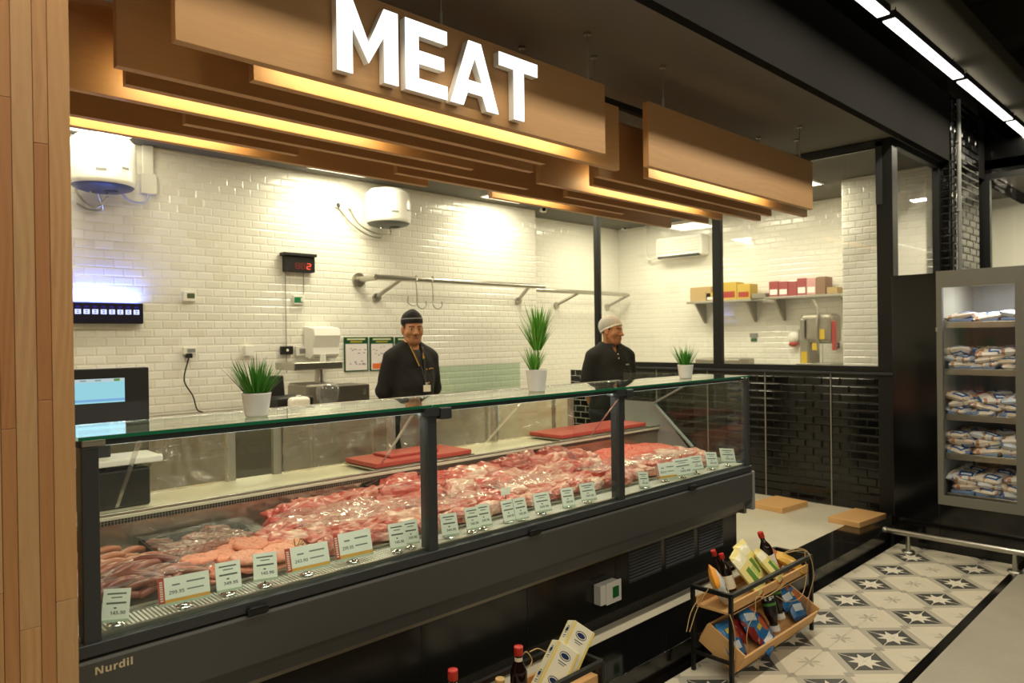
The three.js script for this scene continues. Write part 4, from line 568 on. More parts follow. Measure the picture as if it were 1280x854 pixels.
// ---------------------------------------------------------------- potted grasses
function pot(px, pyb, wpx, hpx, build, label) {
  const z = -2.41, b = onY(px, pyb, TOPY); const dep = b.clone().sub(EYE).dot(ray(640, 427)), s = dep / FOC; const t = thing('potted_plant', label, 'plant', [b.x, TOPY, b.z]); const rT = wpx * s / 2, h = hpx * s; part('pot', lathe([[0, .002], [rT * .74, .002], [rT * .78, .008], [rT * .98, h - .004], [rT, h], [rT * .93, h], [rT * .9, h - .02], [0, h - .02]], 40), mat('ceramicPot', 0xf0efec, .25), t); part('soil', lathe([[0, h - .012], [rT * .9, h - .016]], 24), mat('soil', 0x2a2018, .95), t); build(t, h, rT, s);
}
function blade(p0, dir, L, w, droop) { // tapered folded blade
  const N = 6, pos = [], idx = []; const side = V(-dir.z, 0, dir.x).normalize(); if (side.lengthSq() < .1) side.set(1, 0, 0);
  for (let i = 0; i <= N; i++) { const u = i / N; const c = p0.clone().addScaledVector(dir, L * u); c.y -= droop * L * u * u; const ww = w * (1 - u * u * .95) * .5; for (const k of [-1, 0, 1]) { const q = c.clone().addScaledVector(side, k * ww); if (k === 0) q.y -= ww * .5; pos.push(q.x, q.y, q.z); } }
  for (let i = 0; i < N; i++) for (const k of [0, 1]) { const a = i * 3 + k; idx.push(a, a + 1, a + 4, a, a + 4, a + 3); }
  const g = new THREE.BufferGeometry(); g.setAttribute('position', new THREE.Float32BufferAttribute(pos, 3)); g.setIndex(idx); g.computeVertexNormals(); return g.toNonIndexed();
}
const gm = ['#3f8a26', '#5ca332', '#7cbc46'].map((c, i) => mat('blade' + i, c, .5, 0, { side: THREE.DoubleSide }));
function grass(t, y, r, n, L, spread, w, mats = [0, 1, 2], th = .25) { const sets = [[], [], []]; for (let i = 0; i < n; i++) { const a = rnd() * 6.283, q = Math.sqrt(rnd()); const p = V(Math.cos(a) * r * q, y, Math.sin(a) * r * q); const d = V(Math.cos(a) * spread * (q + rr(-.15, .3)), 1, Math.sin(a) * spread * (q + rr(-.15, .3))).normalize(); sets[i % 3].push(blade(p, d, L * rr(.6, 1.05), w * rr(.7, 1.2), th * rnd())); } sets.forEach((s, i) => part('foliage', s, gm[mats[i]], t)); }
pot(321, 521, 36, 30, (t, h, r, s) => grass(t, h - .015, r * .6, 150, 58 * s, .62, .007, [0, 0, 1], .25), 'short dark green grass plant in a white pot beside the scale');
pot(671, 490, 27, 28, (t, h, r, s) => { part('stem', tube([[.006, h - .02, 0], [.014, h + .05, .0], [.008, h + .12, .0], [.02, h + .2, 0]], .004), mat('stem', 0x6a7a2a, .6), t); const t1 = { add: o => { o.position.set(-.028, 0, .01); t.add(o); } }; grass(t1, h - .01, .016, 90, 36 * s, .5, .006, [1, 2, 2], .1); const t2 = { add: o => { o.position.set(.006, 27 * s, 0); t.add(o); } }; grass(t2, h - .01, .02, 120, 44 * s, .55, .006, [1, 2, 2], .15); const t3 = { add: o => { o.position.set(.012, 42 * s, 0); t.add(o); } }; grass(t3, h - .01, .02, 110, 46 * s, .5, .006, [2, 1, 2], .12); }, 'tall bright green tufted plant in a white pot');
pot(857, 473, 20, 17, (t, h, r, s) => grass(t, h - .01, r * .7, 110, 31 * s, .55, .006, [0, 1, 0], .2), 'small dark green grass plant beside the glass end');
// ---------------------------------------------------------------- people
const smin = (a, b, k) => { const h = Math.max(k - Math.abs(a - b), 0) / k; return Math.min(a, b) - h * h * k * .25; };
function cap(px, py, pz, a, b, r0, r1) { const bx = b[0] - a[0], by = b[1] - a[1], bz = b[2] - a[2], qx = px - a[0], qy = py - a[1], qz = pz - a[2]; const t = Math.max(0, Math.min(1, (qx * bx + qy * by + qz * bz) / (bx * bx + by * by + bz * bz))); return Math.hypot(qx - bx * t, qy - by * t, qz - bz * t) - (r0 + (r1 - r0) * t); }
function ell(px, py, pz, c, r) { const x = (px - c[0]) / r[0], y = (py - c[1]) / r[1], z = (pz - c[2]) / r[2]; const k = Math.hypot(x, y, z), k1 = Math.hypot(x / r[0], y / r[1], z / r[2]); return k1 < 1e-9 ? -Math.min(...r) : k * (k - 1) / k1; }
// surface nets: mesh the zero level of a distance field
function nets(f, lo, hi, cell) {
  const n = [0, 1, 2].map(i => Math.ceil((hi[i] - lo[i]) / cell) + 1), [nx, ny, nzz] = n; const F = new Float32Array(nx * ny * nzz); const id = (i, j, k) => i + nx * (j + ny * k);
  for (let k = 0; k < nzz; k++) for (let j = 0; j < ny; j++) for (let i = 0; i < nx; i++) F[id(i, j, k)] = f(lo[0] + i * cell, lo[1] + j * cell, lo[2] + k * cell);
  const vid = new Int32Array(nx * ny * nzz).fill(-1), pos = [], idx = []; const off = [[0, 0, 0], [1, 0, 0], [0, 1, 0], [1, 1, 0], [0, 0, 1], [1, 0, 1], [0, 1, 1], [1, 1, 1]], ed = [[0, 1], [2, 3], [4, 5], [6, 7], [0, 2], [1, 3], [4, 6], [5, 7], [0, 4], [1, 5], [2, 6], [3, 7]];
  for (let k = 0; k < nzz - 1; k++) for (let j = 0; j < ny - 1; j++) for (let i = 0; i < nx - 1; i++) {
    const v = off.map(o => F[id(i + o[0], j + o[1], k + o[2])]); let m = 0; for (let q = 0; q < 8; q++) if (v[q] < 0) m |= 1 << q; if (m === 0 || m === 255) continue;
    let x = 0, y = 0, z = 0, c = 0; for (const [a, b] of ed) if ((v[a] < 0) !== (v[b] < 0)) { const t = v[a] / (v[a] - v[b]); x += off[a][0] + t * (off[b][0] - off[a][0]); y += off[a][1] + t * (off[b][1] - off[a][1]); z += off[a][2] + t * (off[b][2] - off[a][2]); c++; }
    vid[id(i, j, k)] = pos.length / 3; pos.push(lo[0] + (i + x / c) * cell, lo[1] + (j + y / c) * cell, lo[2] + (k + z / c) * cell);
  }
  const quad = (a, b, c, d, fl) => { if (a < 0 || b < 0 || c < 0 || d < 0) return; if (fl) idx.push(a, b, c, a, c, d); else idx.push(a, c, b, a, d, c); };
  for (let k = 1; k < nzz - 1; k++) for (let j = 1; j < ny - 1; j++) for (let i = 1; i < nx - 1; i++) {
    const s = F[id(i, j, k)] < 0;
    if (s !== F[id(i + 1, j, k)] < 0) quad(vid[id(i, j - 1, k - 1)], vid[id(i, j, k - 1)], vid[id(i, j, k)], vid[id(i, j - 1, k)], s);
    if (s !== F[id(i, j + 1, k)] < 0) quad(vid[id(i - 1, j, k - 1)], vid[id(i - 1, j, k)], vid[id(i, j, k)], vid[id(i, j, k - 1)], s);
    if (s !== F[id(i, j, k + 1)] < 0) quad(vid[id(i - 1, j - 1, k)], vid[id(i, j - 1, k)], vid[id(i, j, k)], vid[id(i - 1, j, k)], s);
  }
  const g = new THREE.BufferGeometry(); g.setAttribute('position', new THREE.Float32BufferAttribute(pos, 3)); g.setIndex(idx); g.computeVertexNormals(); return g;
}
function bodyField(o) {
  const S = o.shoulder || .166;
  const arms = []; for (const s of [-1, 1]) { arms.push([[s * S, 1.325, -.01], [s * (S + .05), 1.09, -.045], .058, .046], [[s * (S + .05), 1.09, -.045], [s * .1, .93, -.185], .044, .03]); }
  const hand = []; for (const s of [-1, 1]) { hand.push([[s * .1, .93, -.185], [s * .03, .9, -.205], .03, .026]); for (let i = 0; i < 4; i++) hand.push([[s * .04, .915 - i * .018, -.21], [s * -.035, .9 - i * .017, -.225], .009, .008]); hand.push([[s * .07, .93, -.2], [s * .02, .95, -.225], .011, .009]); }
  const legs = []; for (const s of [-1, 1]) legs.push([[s * .09, .86, 0], [s * .1, .47, .01], .085, .056], [[s * .1, .47, .01], [s * .105, .07, -.02], .054, .036], [[s * .105, .045, -.03], [s * .125, .03, .13], .04, .032]);
  return {
    torso: (x, y, z) => { let d = cap(x, y, z, [-.06, .9, 0], [.06, .9, 0], .125, .125); d = smin(d, cap(x, y, z, [0, 1.0, .02], [0, 1.1, .025], o.belly || .128, o.belly || .128), .1); d = smin(d, ell(x, y, z, [0, 1.24, .0], [.172, .19, .118]), .08); d = smin(d, cap(x, y, z, [-S + .02, 1.345, -.015], [S - .02, 1.345, -.015], .047, .047), .06); d = smin(d, cap(x, y, z, [-.09, 1.39, -.02], [0, 1.44, -.015], .04, .05), .05); d = smin(d, cap(x, y, z, [.09, 1.39, -.02], [0, 1.44, -.015], .04, .05), .05); return d; },
    arms: (x, y, z) => { let d = 9; for (const a of arms) d = smin(d, cap(x, y, z, ...a), .03); return d; }, upper: (x, y, z) => Math.min(cap(x, y, z, ...arms[0]), cap(x, y, z, ...arms[2])), hands: (x, y, z) => { let d = 9; for (const a of hand) d = Math.min(d, cap(x, y, z, ...a)); return d; }, legs: (x, y, z) => { let d = 9; for (const a of legs) d = smin(d, cap(x, y, z, ...a), .03); return d; },
    neck: (x, y, z) => cap(x, y, z, [0, 1.36, -.02], [0, 1.5, -.005], .058, .05)
  };
}
function headField(slim) { // centre of the head at the origin, facing +z
  return (x, y, z) => {
    const ax = Math.abs(x); let d = ell(x, y, z, [0, .035, -.012], [.074, .088, .093]); d = smin(d, ell(x, y, z, [0, -.03, .018], [.061, .085, .07]), .03); d = smin(d, ell(x, y, z, [0, -.088, .052], [.03, .026, .03]), .035); d = smin(d, cap(ax, y, z, [.052, -.045, .0], [.03, -.09, .04], .018, .016), .025);
    d = smin(d, cap(ax, y, z, [.012, .022, .078], [.045, .018, .064], .011, .01), .02); // brow
    d = smin(d, cap(ax, y, z, [.044, -.018, .062], [.05, -.03, .05], .016, .016), .025); // cheek
    d = Math.max(d, -(ell(ax, y, z, [.031, .002, .094], [.017, .011, .018]))); // socket
    d = smin(d, ell(ax, y, z, [.031, .002, .073], [.013, .012, .013]), .006); // eyeball and lid
    d = smin(d, cap(x, y, z, [0, .012, .084], [0, -.03, .105], .0085, .0125), .014); d = smin(d, ell(ax, y, z, [.012, -.034, .094], [.0095, .008, .01]), .008); // nose
    d = smin(d, ell(x, y, z, [0, -.058, .083], [.024, .0062, .011]), .006); d = smin(d, ell(x, y, z, [0, -.069, .082], [.021, .0068, .011]), .006); // lips
    d = smin(d, Math.max(ell(ax, y, z, [.077, -.005, -.008], [.011, .032, .02]), -ell(ax, y, z, [.088, -.003, 0], [.006, .02, .011])), .008); // ear
    d = smin(d, cap(x, y, z, [0, -.05, -.025], [0, -.17, -.03], .05, .054), .03); return d;
  };
}
function person(o) {
  const t = thing('person', o.label, 'person', o.pos, 0); t.scale.setScalar(o.scale); t.rotation.y = o.turn; const B = bodyField(o); const skin = C3(o.skin), skinD = C3(o.skin2), lip = C3(o.lip), brow = C3('#171210'), eyeW = C3('#cfc4b6'), iris = C3('#1d120c');
  const H = headField(), hg = nets(H, [-.1, -.175, -.12], [.1, .135, .13], .0033);
  paint(hg, (x, y, z) => { const ax = Math.abs(x), c = skin.clone().lerp(skinD, .25 + .5 * nz(x * 40, y * 40, z * 40)); if (z > .05) { if (y < -.03 && y > -.115) c.lerp(brow, .22 * o.stubble * (1 - Math.exp(-Math.pow(Math.hypot(x / .02, (y + .064) / .02), 2)))); if (Math.abs(y + .063) < .011 && ax < .024) c.lerp(lip, .75); const by = .021 + .003 * (ax > .02 ? 1 : 0); if (Math.abs(y - by) < .0055 && ax > .012 && ax < .05) c.copy(brow); if (Math.hypot((ax - .031) / .014, (y - .002) / .0055) < 1) c.copy(Math.hypot(ax - .031, y - .002) < .0062 ? iris : eyeW); else if (Math.hypot((ax - .031) / .017, (y - .003) / .0085) < 1) c.lerp(brow, .35); if (o.moustache && Math.abs(y + .049) < .005 && ax < .026) c.lerp(brow, .6); } return c; });
  hg.rotateY(o.head[0]); hg.rotateX(0); { const m = new THREE.Matrix4().makeRotationFromEuler(new THREE.Euler(o.head[1], 0, o.head[2], 'YXZ')); hg.applyMatrix4(m); } hg.translate(0, 1.555, .02);
  const bg = nets((x, y, z) => { let d = smin(smin(B.torso(x, y, z), B.arms(x, y, z), .03), B.legs(x, y, z), .05); d = smin(d, B.neck(x, y, z), .03); return Math.min(d, B.hands(x, y, z)) + .004; }, [-.36, -.02, -.27], [.36, 1.52, .2], .0115); paint(bg, () => skin);
  part('body', [hg, bg], mat('skin' + o.id, 0xffffff, .5, 0, { vertexColors: true }), t);
  const headG = group('head_wear', t); t.remove(headG); const place = g => { g.rotateY(o.head[0]); g.applyMatrix4(new THREE.Matrix4().makeRotationFromEuler(new THREE.Euler(o.head[1], 0, o.head[2], 'YXZ'))); g.translate(0, 1.555, .02); return g; };
  // clothing: the body's surface moved outwards and cut at its hems
  const wr = (x, y, z) => .006 * fbm(x * 9, y * 13, z * 9, 2) + .004 * nz(x * 20 + y * 8, y * 9, z * 12);
  const top = nets((x, y, z) => { let d = smin(smin(B.torso(x, y, z), o.short ? B.upper(x, y, z) - .004 : B.arms(x, y, z), .035), cap(x, y, z, [0, 1.36, -.022], [0, o.collarY, -.012], .062, .05), .02) - .014 - wr(x, y, z); d = Math.max(d, .76 - y, y - (o.collarY + .012 - (z > 0 ? .0 : -.012))); d = Math.max(d, -cap(x, y, z, [0, 1.4, -.012], [0, 1.52, -.005], .055, .055)); if (o.open) d = Math.max(d, -(Math.max(Math.abs(x - o.open[0]) - (y - o.open[1]) * o.open[2], o.open[1] - y, .02 - z))); if (o.short) d = Math.max(d, Math.abs(x) > .2 ? 1.12 - y : -9); else d = Math.max(d, -(cap(x, y, z, [-.09, .925, -.19], [.09, .925, -.19], .055, .055))); return d; }, [-.38, .7, -.28], [.38, 1.53, .21], .009);
  part('jacket', top, mat('cloth' + o.id, o.cloth, .85, 0, { side: THREE.DoubleSide }), t, o.topLabel);
  part('trousers', nets((x, y, z) => { let d = smin(B.legs(x, y, z), B.torso(x, y, z), .05) - .016 - wr(x, y, z); return Math.max(d, y - .9, .06 - y); }, [-.26, 0, -.2], [.26, .95, .22], .012), mat('trousers' + o.id, 0x16161a, .85), t); part('shoe', [-1, 1].map(s => at(bc(.085, .06, .27, 0, 0, 0, .03), s * .118, .03, .055, s * .1)), M.blackplastic, t);
  const fz = (x, y) => { let z = .3; while (z > 0 && B.torso(x, y, z) > .0235) z -= .001; return z; }; o.extra(t, place, H, (x, y) => [x, y, fz(x, y)]); return t;
}
const toCam = (x, z) => Math.atan2(-x, -z);
{ // butcher with the black cap
  const r = onY(515, 409, 1.66), d = 5.6, q = EYE.clone().addScaledVector(ray(514, 412), d), face = toCam(q.x, q.z);
  person({ id: 1, label: 'butcher in a black jacket with a black striped cap and badge', pos: [q.x, PLAT, q.z], scale: (q.y - PLAT) / 1.555, turn: face + .5, head: [-.22, .02, .03], skin: '#c48a63', skin2: '#a86f4c', lip: '#84503f', stubble: 1, moustache: true, cloth: 0x131214, collarY: 1.445, open: [0, 1.27, .28], topLabel: 'black jacket with yellow piping', belly: .135,
    extra: (t, place, H, on) => {
      part('undershirt', nets((x, y, z) => Math.max(ell(x, y, z, [0, 1.27, .0], [.15, .17, .118]), y - 1.4, 1.1 - y, .03 - z), [-.16, 1.08, .02], [.16, 1.42, .15], .008), M.matteblack, t);
      part('cap', place(nets((x, y, z) => { const peak = ell(x, y, z, [0, .062, -.012], [.0835, .088, .103]); return Math.max(smin(peak, cap(x, y, z, [0, .115, .035], [0, .132, .02], .02, .012), .05), .044 - y + z * .1); }, [-.1, .02, -.13], [.1, .19, .11], .004)), mat('capBlack', 0x111114, .8), t, 'black cap');
      part('cap_band', place(nets((x, y, z) => Math.max(ell(x, y, z, [0, .062, -.012], [.0855, .09, .105]), Math.abs(y - .082 - z * .05) - .0045), [-.1, .04, -.13], [.1, .12, .11], .003)), mat('capBand', 0x8e8f93, .8), t, 'grey cap stripe');
      part('hair', place(nets((x, y, z) => Math.max(H(x, y, z) - .0025, y - .056, -.03 - y - z * .3, z - .035 + Math.max(0, .02 - y), -ell(Math.abs(x), y, z, [.08, -.005, -.006], [.02, .036, .024])), [-.1, -.06, -.12], [.1, .07, .06], .0035)), mat('hairDark', 0x2a211c, .9), t);
      const yl = mat('piping', 0xc99a2a, .5); part('piping', tube([on(-.05, 1.42), on(-.042, 1.38), on(-.03, 1.33), on(-.012, 1.275)], .0035, 30), yl, t); part('piping', tube([on(.052, 1.42), on(.046, 1.385), on(.032, 1.33)], .0035, 30), yl, t); part('chest_pocket', tube([on(.075, 1.25), on(.1, 1.256), on(.125, 1.252)], .003, 12), yl, t);
      for (const [x, y] of [[.04, 1.34], [.05, 1.25], [.05, 1.15]]) part('button', new THREE.SphereGeometry(.0065, 12, 8).translate(...on(x, y)), mat('gold', 0xd9a53c, .3, .8), t);
      const ln = mat('lanyard', 0x3a3a3c, .7); part('lanyard', [tube([on(-.045, 1.42), on(-.028, 1.36), on(.005, 1.26), on(.022, 1.14)], .0045, 30), tube([on(.048, 1.42), on(.044, 1.36), on(.034, 1.26), on(.024, 1.14)], .0045, 30)], ln, t); part('badge', [bc(.062, .05, .003, .024, 1.108, on(.024, 1.1)[2] + .008, .001)], M.white, t); part('badge_clip', bc(.02, .02, .006, .024, 1.14, on(.024, 1.14)[2] + .005, .002), M.steel, t);
    } });
}
{ // butcher with the hair net
  const d = 6.1, q = EYE.clone().addScaledVector(ray(763, 414), d), face = toCam(q.x, q.z);
  person({ id: 2, label: 'butcher in a black polo shirt with a white hair net', pos: [q.x, PLAT, q.z], scale: (q.y - PLAT) / 1.555, turn: face + .55, head: [.5, .02, -.02], skin: '#b47c56', skin2: '#976140', lip: '#7a4a3a', stubble: 1.1, cloth: 0x121212, collarY: 1.44, open: [0, 1.36, .42], short: true, topLabel: 'black polo shirt',
    extra: (t, place, H, on) => {
      part('hair_net', place(nets((x, y, z) => { const w = .004 * Math.sin(Math.atan2(x, z) * 26); return Math.max(ell(x, y, z, [0, .042, -.016], [.0815 + w * .5, .0925 + w * .5, .105 + w * .5]), .022 - y + z * .42); }, [-.11, -.03, -.14], [.11, .16, .11], .004)), phys('net', 0xf4f2ec, { roughness: .8, transmission: .62, thickness: 0 }), t, 'white hair net');
      part('elastic_band', place(nets((x, y, z) => Math.max(ell(x, y, z, [0, .042, -.016], [.0865, .098, .11]), Math.abs(y - .022 - z * .42) - .006), [-.11, -.05, -.14], [.11, .1, .11], .0035)), mat('netBand', 0xe6e3da, .9), t);
      part('hair', place(nets((x, y, z) => Math.max(H(x, y, z) - .003, y - .1, -.035 - y - z * .35, z - .045 + Math.max(0, .04 - y) * .8, -ell(Math.abs(x), y, z, [.08, -.005, -.006], [.02, .036, .024])), [-.1, -.07, -.12], [.1, .12, .07], .0035)), M.hairDark, t);
      for (const s of [-1, 1]) part('collar', at(bc(.055, .03, .006, 0, 0, 0, .002), s * .038, 1.425, .062, s * .5, -.6, -s * .55), M.cloth2, t);
      for (const y of [1.36, 1.325]) part('button', new THREE.SphereGeometry(.005, 10, 8).translate(...on(.0, y)), M.white, t); part('chest_logo', bc(.03, .01, .003, .085, 1.27, on(.085, 1.27)[2]), mat('logoThread', 0x9fae8e, .7), t);
    } });
}
// ---------------------------------------------------------------- soft packs, bottles, cartons
function pillow(w, h, d, sd = 1, N = 14) { // a sealed bag lying in the x-y plane, puffed along z
  const mk = s => { const g = new THREE.PlaneGeometry(w, h, N, N), p = g.attributes.position; for (let i = 0; i < p.count; i++) { const u = p.getX(i) / w * 2, v = p.getY(i) / h * 2; const b = Math.pow(Math.max(0, 1 - Math.pow(Math.abs(u), 3.2)), .6) * Math.pow(Math.max(0, 1 - Math.pow(Math.abs(v), 3.2)), .6); const cr = 1 + .28 * fbm(u * 2.2 + sd, v * 2.2, sd * 3 + s, 3); p.setZ(i, s * d / 2 * b * cr + .002 * nz(u * 4, v * 4, sd)); p.setX(i, p.getX(i) * (1 - .05 * v * v * (1 - Math.abs(u)))); } if (s < 0) { const ix = g.index.array; for (let i = 0; i < ix.length; i += 3) { const q = ix[i]; ix[i] = ix[i + 1]; ix[i + 1] = q; } } g.computeVertexNormals(); return g; };
  return merged([mk(1), mk(-1)]);
}
function bottleParts(t, h, r, glassM, capM, labelM, o = {}) {
  const n = o.neck || r * .38, sh = h * (o.sh || .58); part('glass', lathe([[0, 0], [r * .9, 0], [r, .008], [r, sh], [r * .85, sh + h * .07], [n, sh + h * .2], [n, h * .88], [0, h * .88]], 28), glassM, t); part('cap', lathe([[0, h], [n * 1.25, h], [n * 1.3, h - .004], [n * 1.3, h * .86], [0, h * .86]], 20), capM, t);
  if (labelM) { const g = new THREE.CylinderGeometry(r * 1.012, r * 1.012, sh * .6, 28, 1, true); g.translate(0, sh * .45, 0); part('label', g, labelM, t); }
  if (o.neckLabel) { const g = new THREE.CylinderGeometry(n * 1.1, n * 1.1, h * .14, 20, 1, true); g.translate(0, h * .76, 0); part('neck_label', g, o.neckLabel, t); }
}
mat('darkGlass', 0x1c0f0a, .1); mat('redCap', 0xc0261c, .35); mat('creamLabel', 0xe9dfc8, .5); mat('redLabel', 0xa32a1c, .5); mat('corkCap', 0xc9a76a, .6); mat('greenLabel', 0x274a2a, .5); mat('jute', 0xc9a873, .85);
const printTex = {
  carton: canvasTex(256, 512, (c, w, h) => { c.fillStyle = '#ece6cf'; c.fillRect(0, 0, w, h); c.fillStyle = '#e8d27c'; c.fillRect(0, 0, w * .1, h); c.fillRect(w * .9, 0, w * .1, h); c.strokeStyle = '#1f2d52'; c.lineWidth = 6; c.fillStyle = '#27365f'; for (const y of [.14, .52]) { c.beginPath(); c.ellipse(w * .5, h * y, w * .24, h * .055, 0, 0, 7); c.stroke(); c.beginPath(); c.ellipse(w * .5, h * y, w * .19, h * .036, 0, 0, 7); c.fill(); c.fillRect(w * .3, h * (y + .09), w * .4, h * .012); c.fillRect(w * .36, h * (y + .12), w * .28, h * .01); } c.fillStyle = '#c86a3a'; c.beginPath(); c.arc(w * .6, h * .82, w * .16, 0, 7); c.fill(); }),
  noodle: canvasTex(256, 256, (c, w, h) => { c.fillStyle = '#ead98a'; c.fillRect(0, 0, w, h); c.fillStyle = '#f3ecc8'; c.fillRect(0, h * .1, w, h * .2); c.fillStyle = '#5f8a3c'; c.fillRect(w * .15, h * .4, w * .3, h * .35); c.fillStyle = '#b8c86a'; c.fillRect(w * .5, h * .45, w * .35, h * .25); c.fillStyle = '#b5452c'; c.fillRect(0, h * .92, w, h * .05); }),
  blueBag: canvasTex(256, 256, (c, w, h) => { c.fillStyle = '#2d78b8'; c.fillRect(0, 0, w, h); c.fillStyle = '#dfe9f2'; c.fillRect(w * .1, h * .55, w * .55, h * .2); c.fillStyle = '#cf6a3a'; c.beginPath(); c.arc(w * .68, h * .32, w * .2, 0, 7); c.fill(); c.fillStyle = '#e8cf5a'; c.fillRect(w * .2, h * .2, w * .28, h * .12); c.fillStyle = '#174f8a'; c.fillRect(0, h * .9, w, h * .1); }),
  silverBag: canvasTex(256, 256, (c, w, h) => { c.fillStyle = '#d9dbd8'; c.fillRect(0, 0, w, h); c.fillStyle = '#e59a3a'; c.fillRect(0, 0, w, h * .12); c.fillStyle = '#5f7a5a'; c.fillRect(w * .2, h * .4, w * .25, h * .2); c.fillStyle = '#88939a'; c.fillRect(w * .55, h * .55, w * .3, h * .1); }),
  hp: canvasTex(128, 128, (c, w, h) => { c.fillStyle = '#141c22'; c.fillRect(0, 0, w, h); c.fillStyle = '#dfe3e6'; c.font = 'bold 44px sans-serif'; c.textAlign = 'center'; c.fillText('HP', w / 2, h * .42); c.fillStyle = '#54963c'; c.fillRect(w * .15, h * .6, w * .7, h * .16); }),
  chicken: [0, 1, 2, 3].map(k => canvasTex(256, 256, (c, w, h) => { c.fillStyle = ['#e0d2bf', '#e9e2d6', '#d3dae0', '#e8ddcd'][k]; c.fillRect(0, 0, w, h); let s = 11 + k * 5; const R = () => (s = (s * 16807) % 2147483647) / 2147483647; for (let i = 0; i < 40; i++) { c.fillStyle = ['#c89a76', '#efe2cc', '#b98a68'][i % 3]; c.beginPath(); c.ellipse(w * R(), h * R(), 12 + 22 * R(), 8 + 12 * R(), R() * 3, 0, 7); c.fill(); } c.fillStyle = '#2f5f9e'; c.fillRect(w * .1, h * .06, w * .45, h * .3); c.fillRect(w * .55, h * .84, w * .4, h * .12); c.fillStyle = '#f2f4f2'; c.fillRect(w * .16, h * .12, w * .32, h * .1); c.fillStyle = '#3c6fae'; c.fillRect(0, h * .4, w * .06, h * .6); c.fillRect(w * .95, 0, w * .05, h * .5); c.fillStyle = ['#7aa83a', '#c8443a', '#7aa83a', '#e0b23a'][k]; c.fillRect(w * .62, h * .55, w * .3, h * .22); c.fillStyle = '#e9eef2'; c.fillRect(w * .08, h * .6, w * .4, h * .14); }))
};
const PM = k => M[k + 'Print'] || phys(k + 'Print', 0xffffff, { map: printTex[k], roughness: .25 });
// ---------------------------------------------------------------- small display racks
function rack(x0, x1, z0, z1, h, label) {
  const t = thing('display_rack', label, 'rack', [0, 0, 0]); const s = .018; for (const x of [x0, x1]) for (const z of [z0, z1]) part('leg', bc(s, h, s, x, h / 2, z, .002), M.blackmetal, t);
  part('top_rail', [bc(x1 - x0, s, s, (x0 + x1) / 2, h, z1), bc(x1 - x0, s, s, (x0 + x1) / 2, h, z0), bc(s, s, z1 - z0, x0, h, (z0 + z1) / 2), bc(s, s, z1 - z0, x1, h, (z0 + z1) / 2)], M.blackmetal, t); for (const x of [x0, x1]) part('low_rail', bc(s * .8, s * .8, z1 - z0, x, .09, (z0 + z1) / 2), M.blackmetal, t);
  const ys = h - .095; part('shelf', [uvm(bx(x0 + .01, x1 - .01, ys, ys + .012, z0 + .01, z1 - .01, .002))], M.plywood, t); part('shelf_edge', uvm(bx(x0 + .01, x1 - .01, ys - .004, ys + .05, z1 - .022, z1 - .01, .002)), M.plywood, t); part('shelf_edge', uvm(bx(x0 + .01, x1 - .01, ys - .004, ys + .05, z0 + .01, z0 + .022, .002)), M.plywood, t);
  // tilted crate below
  const c = group('crate', t); c.position.set((x0 + x1) / 2, .1, (z0 + z1) / 2 + .015); c.rotation.x = .5; const w = x1 - x0 - .05, d = .21, q = .085;
  part('bottom', uvm(bc(w, .008, d, 0, 0, 0)), M.plywood, c); for (const k of [-1, 1]) part('side', uvm(bc(w, q, .01, 0, q / 2, k * d / 2, .002)), M.plywood, c); for (const k of [-1, 1]) part('end', uvm(bc(.01, q + .03, d, k * w / 2, q / 2, 0, .002), 2), M.plywood, c);
  return { ys: ys + .012, t };
}
